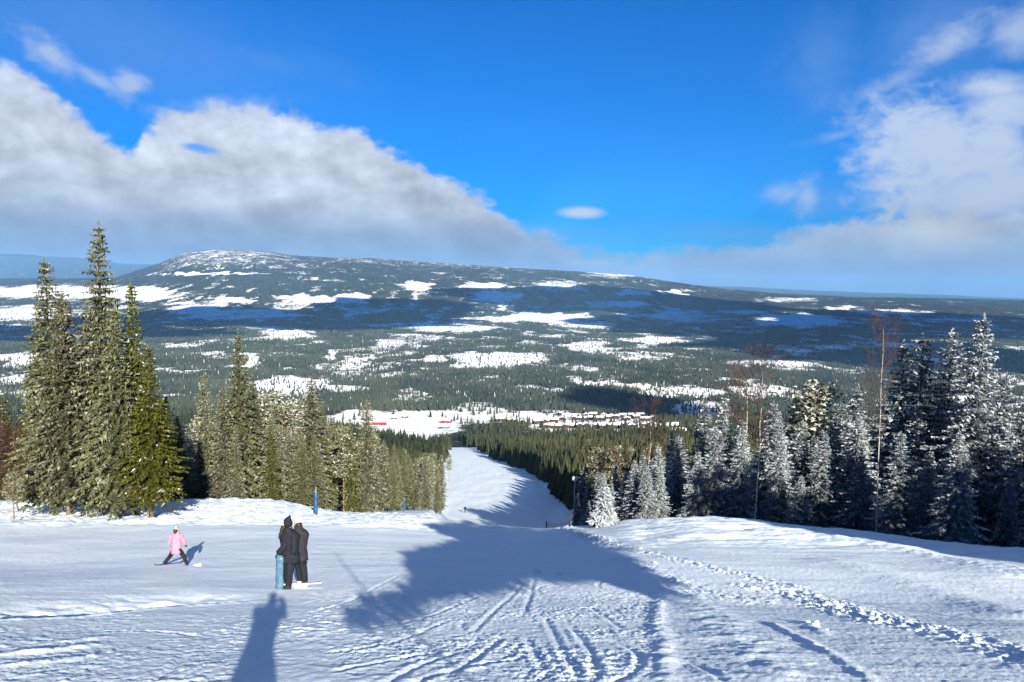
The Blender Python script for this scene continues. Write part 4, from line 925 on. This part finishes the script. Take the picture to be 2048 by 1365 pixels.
def person(loc, J, rz, label, jm, tm, bm, gm, s=1.0, girth=1.0, long_jacket=0.0, hat=None, hatm=None, hair=None, gaze=(0, -1, 0)):
    e = empty('person', loc, label, 'person', None, rz); g = girth; w = s
    hip, ch, nk, hd = J['hip'], J['chest'], J['neck'], J['head']
    gz_ = np.array(gaze, float); gz_ /= np.linalg.norm(gz_); H = np.array(hd)
    P = {'hip': (*hip, .13 * w * g, .10 * w * g), 'mid': (*L3(hip, ch, .5), .12 * w * g, .09 * w * g), 'ch': (*ch, .15 * w * g, .10 * w * g), 'nk': (*nk, .055 * w), 'h0': (*(H - [0, 0, .05 * w]), .065 * w), 'h1': (*(H + [0, 0, .02 * w]), .085 * w, .092 * w), 'h2': (*(H + [0, 0, .085 * w]), .06 * w)}
    E = [('hip', 'mid'), ('mid', 'ch'), ('ch', 'nk'), ('nk', 'h0'), ('h0', 'h1'), ('h1', 'h2')]
    n = H + gz_ * .095 * w - np.array([0, 0, .015 * w]); P['nose'] = (*n, .014 * w); E += [('h1', 'nose')]
    for sd in 'LR':
        P[sd + 's'] = (*J[sd + 's'], .06 * w * g); P[sd + 'e'] = (*J[sd + 'e'], .045 * w * g); P[sd + 'h'] = (*L3(J[sd + 'e'], J[sd + 'h'], .82), .026 * w)
        P[sd + 'j'] = (*J[sd + 'j'], .085 * w * g); P[sd + 'k'] = (*J[sd + 'k'], .058 * w * g); P[sd + 'a'] = (*J[sd + 'a'], .042 * w)
        E += [('ch', sd + 's'), (sd + 's', sd + 'e'), (sd + 'e', sd + 'h'), ('hip', sd + 'j'), (sd + 'j', sd + 'k'), (sd + 'k', sd + 'a')]
    bo = skin('body', P, E, M_SKIN, e); bo.data.materials.append(tm)     # skin only above the collar
    for f in bo.data.polygons: f.material_index = 0 if f.center.z > nk[2] + .015 * w and abs(f.center.x - H[0]) < .16 * w else 1
    hem = np.array(hip) - [0, 0, .10 * w + long_jacket]
    rings = [(hem + [0, 0, .005], .155, .125), (hem, .185, .15), (hem + [0, 0, .05 * w], .188, .15), (np.array(hip), .175, .14), (np.array(L3(hip, ch, .35)), .160, .125), (np.array(L3(hip, ch, .7)), .178, .13), (np.array(ch), .195, .135),
             (np.array(L3(ch, nk, .35)), .19, .12), (np.array(L3(ch, nk, .65)), .14, .10), (np.array(L3(ch, nk, .85)), .085, .085), (np.array(L3(ch, nk, 1.2)), .080, .082), (np.array(L3(ch, nk, 1.25)), .06, .06)]
    V = []; Fq = []; m_ = 18
    for k_, (c_, rx, ry) in enumerate(rings):
        for t_ in range(m_):
            a_ = 2 * math.pi * t_ / m_; fold = 1 + .035 * math.sin(3 * a_ + 2.3 * k_) * (k_ < 8); V.append(c_ + np.array([math.cos(a_) * rx, math.sin(a_) * ry, 0]) * w * g * fold)
        if k_:
            for t_ in range(m_): Fq.append(((k_ - 1) * m_ + t_, (k_ - 1) * m_ + (t_ + 1) % m_, k_ * m_ + (t_ + 1) % m_, k_ * m_ + t_))
    for sd in 'LR':
        S_, E_, H_ = (np.array(J[sd + q_]) for q_ in 'seh'); S0_ = S_ + (np.array(ch) - S_) * .25
        P_ = [S0_, S_, L3(S_, E_, .35), L3(S_, E_, .7), E_, L3(E_, H_, .3), L3(E_, H_, .6), L3(E_, H_, .88), L3(E_, H_, .9)]
        v_, f_ = tube([np.array(q_) for q_ in P_], [x_ * w * g for x_ in (.06, .082, .074, .066, .068, .056, .058, .05, .03)], 12)
        o_ = len(V); V += v_; Fq += [tuple(i_ + o_ for i_ in q_) for q_ in f_]
    link('jacket', mesh_np('jacket', np.array(V), np.array(Fq), True), jm, e)
    Q = {'hip': (*hip, .14 * w * g, .12 * w * g), 'waist': (*L3(hip, ch, .35), .13 * w * g, .11 * w * g)}; E = [('hip', 'waist')]
    for sd in 'LR':
        Q[sd + 'j'] = (*J[sd + 'j'], .10 * w * g); Q[sd + 'k'] = (*J[sd + 'k'], .078 * w * g); Q[sd + 'a'] = (*L3(J[sd + 'k'], J[sd + 'a'], .95), .068 * w * g); E += [('hip', sd + 'j'), (sd + 'j', sd + 'k'), (sd + 'k', sd + 'a')]
    skin('trousers', Q, E, tm, e)
    for sd in 'LR':
        a = np.array(J[sd + 'a']); t = np.array(J[sd + 't']); d = (t - a) * [1, 1, 0]; d /= np.linalg.norm(d)
        skin('boot', {'a': (*(a + [0, 0, .10 * w]), .058 * w), 'b': (*(a - [0, 0, .01]), .056 * w), 'c': (*(a - [0, 0, .045 * w] + d * .09 * w), .045 * w, .04 * w), 'd': (*(a - [0, 0, .05 * w] + d * .19 * w), .04 * w, .03 * w), 'f': (*(a - [0, 0, .045 * w] - d * .05 * w), .045 * w, .04 * w)},
             [('a', 'b'), ('b', 'c'), ('c', 'd'), ('b', 'f')], bm, e, 1)
        hand('glove', L3(J[sd + 'e'], J[sd + 'h'], .86), np.array(J[sd + 'h']) - np.array(J[sd + 'e']) + np.array([0, 0, -.02]), 0.92 * w, gm if not isinstance(gm, dict) else gm[sd], e, 0.6, 1 if sd == 'L' else -1)
    side = np.cross(gz_, [0, 0, 1]); side /= np.linalg.norm(side)
    for q in (-1, 1):
        c = H + gz_ * .083 * w + side * q * .032 * w + np.array([0, 0, .018 * w]); skin('eye', {'a': (*c, .011 * w), 'b': (*(c + gz_ * .006 * w), .008 * w)}, [('a', 'b')], M_BLACK2, e, 1)
    c = H + gz_ * .088 * w - np.array([0, 0, .052 * w]); skin('mouth', {'a': (*(c - side * .022 * w), .006 * w), 'b': (*c, .008 * w), 'c': (*(c + side * .022 * w), .006 * w)}, [('a', 'b'), ('b', 'c')], M_RED, e, 1)
    back = H - gz_ * .02 * w
    if hat == 'helmet': skin('helmet', {'a': (*(back + [0, 0, .0]), .10 * w, .11 * w), 'b': (*(back + [0, 0, .06 * w]), .112 * w, .118 * w), 'c': (*(back + [0, 0, .12 * w]), .07 * w)}, [('a', 'b'), ('b', 'c')], hatm, e)
    if hat == 'beanie': skin('hat', {'a': (*(back + [0, 0, .035 * w]), .100 * w), 'b': (*(back + [0, 0, .09 * w]), .092 * w), 'c': (*(back + [0, 0, .14 * w]), .045 * w)}, [('a', 'b'), ('b', 'c')], hatm, e)
    if hat == 'pointed': skin('hood', {'n': (*(H - gz_ * .05 * w - [0, 0, .10 * w]), .10 * w), 'a': (*(back - gz_ * .02 * w), .118 * w), 'b': (*(back + [0.02, 0, .09 * w]), .088 * w), 'c': (*(back + np.array([.055, 0, .15]) * w), .032 * w), 'd': (*(back + np.array([.07, 0, .20]) * w), .022 * w)}, [('n', 'a'), ('a', 'b'), ('b', 'c'), ('c', 'd')], hatm, e)
    if hair is not None: skin('hair', {f'h{i}': tuple(v) for i, v in enumerate(hair)}, [(f'h{i}', f'h{i+1}') for i in range(len(hair) - 1)], M_HAIR, e)
    return e
def board(name, L, W, m, loc, M, label, cat, th=0.012, nose=0.2, waist=0.88):
    n = 22; V = []; Fq = []
    for i in range(n + 1):
        t = i / n * 2 - 1; a = abs(t); wd = W / 2 * (waist + (1 - waist) * a ** 2) * (1 if a < 0.84 else math.sqrt(max(1 - ((a - 0.84) / 0.16) ** 2, 0.003))); z = 0.10 * max(a - 0.84, 0) / 0.16 * nose * 5 * .3
        for q in (-1, 1):
            for h in (0, th): V.append((t * L / 2, q * wd, z + h))
    for i in range(n):
        o = i * 4; p = o + 4; Fq += [(o, o + 2, p + 2, p), (o + 1, p + 1, p + 3, o + 3), (o, p, p + 1, o + 1), (o + 2, o + 3, p + 3, p + 2)]
    me = mesh_np(name, V, Fq); e = link(name, me, m); e.matrix_world = M; tag(e, label, cat); return e

def adults():
    p = np.array(hit(577, 1179)); u = p[1] / F       # metres per photo pixel here
    def gl(x, y): return gz(p[0] + x, p[1] + y) - p[2]
    def q(px, py, dy): return ((px - 577) * u, dy, (1179 - py) * u - 0.0)
    J = dict(hip=q(581, 1108, 0), chest=q(580, 1068, 0), neck=q(577, 1053, 0), head=q(573, 1042, 0), Ls=q(571, 1063, .05), Le=q(572, 1086, -.12), Lh=q(559, 1101, -.16), Rs=q(589, 1064, -.05), Re=q(592, 1086, -.1), Rh=q(590, 1102, -.16),
             Lj=q(578, 1112, .07), Lk=q(573, 1142, .03), La=q(572, 1171, .08), Lt=q(560, 1174, -.02), Rj=q(585, 1112, -.07), Rk=q(581, 1143, -.10), Ra=q(580, 1172, -.10), Rt=q(568, 1176, -.2))
    person(tuple(p), J, 0, 'person in black with pointed hood, leaning on an upright pale blue board', M_BLACK, M_BLACK, M_BLACK2, M_BLACK2, 1.0, 1.18, .04, 'pointed', M_BLACK,
           [(*q(570, 1044, -.04), .06), (*q(566, 1054, -.07), .045), (*q(563, 1063, -.08), .03), (*q(560, 1071, -.08), .018)], (-0.85, -0.25, -0.35))
    p2 = np.array([p[0], p[1] + 0.45, gz(p[0] + .3, p[1] + .45)]); dz = (unproj(577, 1179, p2[1])[2] - p2[2])
    def r(px, py, dy): v = unproj(px, py, p2[1]); return (v[0] - p2[0], dy, v[2] - p2[2])
    gA = lambda x: gz(p2[0] + x, p2[1]) - p2[2]
    J = dict(hip=r(597, 1108, 0), chest=r(598, 1070, 0), neck=r(597, 1055, 0), head=r(596, 1046, 0), Ls=r(590, 1066, .1), Le=r(592, 1088, .05), Lh=r(593, 1103, -.12), Rs=r(605, 1066, -.05), Re=r(609, 1088, -.02), Rh=r(606, 1108, -.02),
             Lj=r(595, 1112, .06), Lk=r(598, 1137, .0), La=r(602, 1160, 0), Lt=r(592, 1163, -.05), Rj=r(600, 1112, -.04), Rk=r(608, 1138, -.03), Ra=r(611, 1162, -.05), Rt=r(601, 1164, -.1))
    z0 = gz(p2[0] + .35, p2[1]) - p2[2] + .07; dzz = z0 - min(J['La'][2], J['Ra'][2])
    for k in ('La', 'Ra', 'Lt', 'Rt'): J[k] = (J[k][0], J[k][1], J[k][2] + dzz)
    person(tuple(p2), J, 0, 'person in black with white beanie walking just behind the hooded one', M_BLACK2, M_BLACK, M_WHITE, {'L': M_WHITE, 'R': M_BLACK2}, 1.0, 1.15, .04, 'beanie', M_WHITE, [(*r(597, 1045, .0), .088), (*r(598, 1050, -.02), .085), (*r(599, 1056, -.03), .07)], (-0.8, 0.5, -0.3))
    # upright pale blue board in the hooded person's hand
    b = np.array(hit(562, 1170)); x = b[0] ; M = Matrix.Translation((p[0] + (562 - 577) * u, p[1] - 0.18, p[2] + 0.44)) @ Matrix.Rotation(R(90), 4, 'Y') @ Matrix.Rotation(R(14), 4, 'Y') @ Matrix.Rotation(R(68), 4, 'X')
    M = Matrix.Translation((p[0] + (563 - 577) * u, p[1] - 0.16, p[2] + 0.41)) @ Matrix(((0, 1, 0, 0), (0.05, 0, 1, 0), (1, 0, 0, 0), (0, 0, 0, 1)))
    board('sled_board', 0.80, 0.18, M_LBLUE, None, M, 'pale blue short board stood on end by the hooded person in black', 'board', 0.02)
    c = np.array(hit(594, 1179)); s = -0.30
    M = Matrix.Translation((c[0], c[1] + .12, c[2] + 0.05 + 0.02)) @ Matrix.Rotation(R(-16), 4, 'X') @ Matrix.Rotation(R(28), 4, 'Z')
    board('snowboard', 1.05, 0.26, M_WHITE, None, M, 'white snowboard lying flat at the feet of the two people in black', 'snowboard', 0.015)
def child():
    p = np.array(hit(351, 1131)); u = p[1] / F
    q = lambda px, py, dy: ((px - 351) * u, dy, (1131 - py) * u)
    J = dict(hip=q(353, 1096, 0), chest=q(354, 1071, 0), neck=q(354, 1061, 0), head=q(354, 1052, 0), Ls=q(345, 1069, 0), Le=q(340, 1083, .02), Lh=q(341, 1094, .1), Rs=q(363, 1069, 0), Re=q(368, 1081, .02), Rh=q(370, 1090, .08),
             Lj=q(348, 1099, 0), Lk=q(338, 1115, .05), La=q(328, 1127, 0), Lt=q(331, 1127, .3), Rj=q(359, 1099, 0), Rk=q(367, 1113, .05), Ra=q(373, 1126, 0), Rt=q(370, 1126, .3))
    person(tuple(p), J, 0, 'child in a pink jacket and black trousers seen from behind, legs wide apart on skis', M_PINK, M_BLACK, M_BLACK2, M_BLACK2, .72, 1.08, .06, 'helmet', M_HELM, [(*q(354, 1054, -.05), .07), (*q(354, 1059, -.07), .06), (*q(354, 1064, -.08), .03)], (0, 1, 0))
    sl = math.atan((gz(p[0], p[1] + 1) - gz(p[0], p[1])) / 1.0)
    for sx, px, n in ((-1, 329, "child's left ski, spread outward in a snowplough"), (1, 372, "child's right ski, spread outward in a snowplough")):
        x = p[0] + (px - 351) * u - sx * 0.05; y = p[1] + 0.15
        M = Matrix.Translation((x, y, gz(x, y) + 0.02)) @ Matrix.Rotation(sl, 4, 'X') @ Matrix.Rotation(R(90 + sx * 24), 4, 'Z')
        o = board('ski', 1.05, 0.075, M_DBLUE, None, M, n, 'ski', 0.015, 0.3)
def standing(loc, s, label, arms=0.1, jm=None, stance=.14, gaze=(0, 1, 0)):
    J = dict(hip=(0, 0, .92 * s), chest=(0, 0, 1.32 * s), neck=(0, 0, 1.48 * s), head=(0, 0.02, 1.6 * s))
    for k, sx in (('L', -1), ('R', 1)):
        J[k + 's'] = (sx * .19 * s, 0, 1.38 * s); J[k + 'e'] = (sx * .30 * s, .06, 1.12 * s); J[k + 'h'] = (sx * .28 * s, .22, .95 * s)
        J[k + 'j'] = (sx * .09 * s, 0, .88 * s); J[k + 'k'] = (sx * stance * s, .04, .48 * s); J[k + 'a'] = (sx * stance * 1.2 * s, 0, .07 * s); J[k + 't'] = (sx * stance * 1.2 * s, .3, .07 * s)
    return person(loc, J, 0, label, jm or M_BLACK, M_BLACK, M_BLACK2, M_BLACK2, s, 1.0, .03, 'helmet', M_BLACK2, None, gaze)
def photographer():
    x, y = -0.10, -0.48; z = gz(x, y)
    hz = 0.10 - z
    J = dict(hip=(-.06, 0, .93), chest=(0, 0, 1.33), neck=(0.02, 0.02, 1.48), head=(0.05, 0.03, 1.60))
    for k, sx in (('L', -1), ('R', 1)):
        J[k + 's'] = (sx * .19, 0, 1.40); J[k + 'e'] = (sx * .20, .18, 1.28); J[k + 'h'] = (.09 + sx * .05, .36, -z - 0.10)
        J[k + 'j'] = (sx * .09, 0, .90); J[k + 'k'] = (sx * .13, .03, .50); J[k + 'a'] = (sx * .15, 0, .07); J[k + 't'] = (sx * .16, .3, .07)
    person((x, y, z), J, 0, 'person holding up a phone, whose long shadow falls across the snow', M_BLACK, M_BLACK, M_BLACK2, M_BLACK2, 1.0, 1.1, .05, 'beanie', M_BLACK2, None, (.3, 1, 0))
adults(); child(); photographer()
q_ = hit(930, 1026)
standing(q_, 1.0, 'distant lone skier, a dark speck on the sunlit lower run')

# ------------------------------------------------------------------ trees and clouds added out of view to throw shade into it
def sun_uv(P, s0):
    u = P[0] * math.cos(SUN_OFF) + P[1] * math.sin(SUN_OFF); s = -P[0] * math.sin(SUN_OFF) + P[1] * math.cos(SUN_OFF)
    return u, P[2] + (s - s0) * math.tan(SUN_EL)
def inside(x, y, poly):
    c = False; j = len(poly) - 1
    for i in range(len(poly)):
        if (poly[i][1] > y) != (poly[j][1] > y) and x < (poly[j][0] - poly[i][0]) * (y - poly[i][1]) / (poly[j][1] - poly[i][1]) + poly[i][0]: c = not c
        j = i
    return c
PATCH = [(700, 1232), (750, 1208), (800, 1190), (835, 1160), (822, 1128), (815, 1108), (870, 1096), (918, 1082), (880, 1066), (850, 1048), (1000, 1040), (1130, 1058), (1190, 1085), (1240, 1118), (1325, 1160), (1312, 1185), (1240, 1178), (1180, 1150), (1050, 1158), (960, 1172), (870, 1186), (790, 1218)]
S0 = -8.0
def shade_pines():  # added unseen pines; crowns filled in to match the wanted shadow outline
    rg = np.random.RandomState(77); pts = []
    for py in np.arange(1042, 1265, 3.0):
        for px in np.arange(600, 1340, 7.0):
            if inside(px, py, PATCH):
                h = hit(px, py)
                if h: pts.append(sun_uv(h, S0))
    pts = np.array(pts); cell = 0.16
    k = np.unique(np.round(pts / cell).astype(int), axis=0) * cell
    us = np.linspace(k[:, 0].min() + .6, k[:, 0].max() - .6, 6)
    for i, uc in enumerate(us):
        lo = (us[i - 1] + uc) / 2 if i else -1e9; hi = (us[i + 1] + uc) / 2 if i < 5 else 1e9
        m = k[(k[:, 0] >= lo) & (k[:, 0] < hi)]
        if len(m) == 0: continue
        def world_at(u, s): return (u * math.cos(SUN_OFF) - s * math.sin(SUN_OFF), u * math.sin(SUN_OFF) + s * math.cos(SUN_OFF))
        bx, by = world_at(uc, S0); bz = gz(bx, by)
        e = empty('pine_tree', (bx, by, bz), 'unseen pine added behind the camera, crown shaped to shade the slope', 'pine', 'added shade pines behind the camera')
        n = 24; U = np.repeat(m[:, 0], n); V = np.repeat(m[:, 1], n); U = U + rg.uniform(-.12, .12, len(U)); V = V + rg.uniform(-.12, .12, len(V)); s = S0 + rg.uniform(-.9, .9, len(U))
        Z = V - (s - S0) * math.tan(SUN_EL)
        P = np.stack([U * math.cos(SUN_OFF) - s * math.sin(SUN_OFF) - bx, U * math.sin(SUN_OFF) + s * math.cos(SUN_OFF) - by, Z - bz], 1)
        d = rg.normal(0, 1, P.shape); d /= np.linalg.norm(d, axis=1)[:, None]; w = np.cross(d, rg.normal(0, 1, P.shape)); w /= np.linalg.norm(w, axis=1)[:, None]
        S_ = Soup(); S_.add(np.stack([P - w * .07, P + w * .07, P + d * .17], 1), 0.0, rg.uniform(0, 1, len(P)))
        link('crown', S_.mesh('crown'), M_PINE, e)
        top = float(m[:, 1].max()) - bz - .2
        link('trunk', tubes_mesh('trunk', [(np.array([[0, 0, -.3], [.05, 0, top * .5], [0, 0, top]]), [.035, .03, .02])], 8), M_RBARK, e)
shade_pines()
def shade_wood():  # added unseen spruces, heights set to shade the right-hand stand
    rg = random.Random(5); me = KINDS['spruce_far'][0][0]; base = np.zeros(len(me.vertices) * 3, np.float32); me.vertices.foreach_get('co', base); base = base.reshape(-1, 3)
    V = []
    for i in range(64):
        u = 24 + i * 0.45 + rg.uniform(-.5, .5); s = -9 + rg.uniform(-4, 3)
        x = u * math.cos(SUN_OFF) - s * math.sin(SUN_OFF); y = u * math.sin(SUN_OFF) + s * math.cos(SUN_OFF)
        px, py = project(np.array([x]), np.array([y]), np.array([gz(x, y)]))
        if y > 0 and px[0] < 2300: continue
        k = (9.2 + rg.uniform(-2.2, 1.8)) / 10; a = rg.uniform(0, 6.28); c, d = math.cos(a), math.sin(a)
        B = base * k * [1.35, 1.35, 1]; V.append(np.stack([B[:, 0] * c - B[:, 1] * d + x, B[:, 0] * d + B[:, 1] * c + y, B[:, 2] + gz(x, y)], 1))
    V = np.concatenate(V); m = mesh_np('forest', V, np.arange(len(V)).reshape(-1, 3)); attr(m, 'rnd', np.random.RandomState(1).uniform(0, 1, len(V) // 3), 'FACE'); attr(m, 'frost', np.zeros(len(V) // 3), 'FACE')
    o = link('forest', m, M_SPRUCE); o['kind'] = 'stuff'
shade_wood()
M_CLOUD = mat('cloud', (0.85, 0.87, 0.9), 1.0, 0.0)
def cloud(P, rx, ry, seed, hgt=1500, rot=0.0):
    """one unseen cloud added up-sun of ground point P to shade it"""
    t = (hgt - P[2]) / S[2]; c = Vector(P) + S * t; n1, n2 = 26, 52; V = []; Fq = []; rr = np.random.RandomState(seed)
    for i in range(n1 + 1):
        for j in range(n2):
            th = math.pi * i / n1; ph = 2 * math.pi * j / n2; u = np.array([math.sin(th) * math.cos(ph), math.sin(th) * math.sin(ph), math.cos(th)])
            V.append(u)
    V = np.array(V); k = 1 + 0.38 * fbm(V[:, 0] * 2.2 + seed, V[:, 1] * 2.2 + V[:, 2], 4, 0.6); V = V * k[:, None]
    V = V * [rx, ry, 90]
    for i in range(n1):
        for j in range(n2): Fq.append((i * n2 + j, (i + 1) * n2 + j, (i + 1) * n2 + (j + 1) % n2, i * n2 + (j + 1) % n2))
    o = link('cloud', mesh_np('cloud', V, Fq, True), M_CLOUD); o.location = c; o.rotation_euler = (0, 0, rot); o['kind'] = 'stuff'
    tag(o, 'unseen cloud placed high above the valley to shade the woods', 'cloud', 'unseen shade clouds above the valley')
for px, py, rx, ry, sd, rot in [(560, 640, 900, 620, 1, 0.1), (330, 640, 420, 700, 2, 0), (60, 668, 700, 420, 9, 0.1), (800, 618, 500, 500, 3, 0.2), (1400, 650, 560, 900, 4, 0.5), (1250, 600, 1200, 900, 5, 0.2),
                              (1750, 700, 620, 560, 6, 0.4), (1900, 650, 1100, 1100, 7, 0.3), (1600, 668, 500, 500, 8, 0.3), (2000, 720, 520, 380, 10, 0.3), (1280, 812, 95, 75, 11, 0)]:
    h = hit(px, py)
    if h: cloud(h, rx * 1.15, ry * 1.15, sd, 1500 if h[1] < 9000 else 2600)

# ------------------------------------------------------------------ the air
def haze():
    a = 34000.0
    V, Fq = boxm([(-a, a, -a, a, -900.0, 480.0)])
    m = bpy.data.materials.new('haze'); m.use_nodes = True; t = m.node_tree; t.nodes.clear()
    out = t.nodes.new('ShaderNodeOutputMaterial'); v = t.nodes.new('ShaderNodeVolumePrincipled'); v.inputs['Color'].default_value = (0.26, 0.56, 1.0, 1); v.inputs['Density'].default_value = HAZE
    t.links.new(v.outputs[0], out.inputs['Volume'])
    o = link('haze', mesh_np('haze', V, Fq), m); o['kind'] = 'stuff'
HAZE = 4.8e-5
haze()
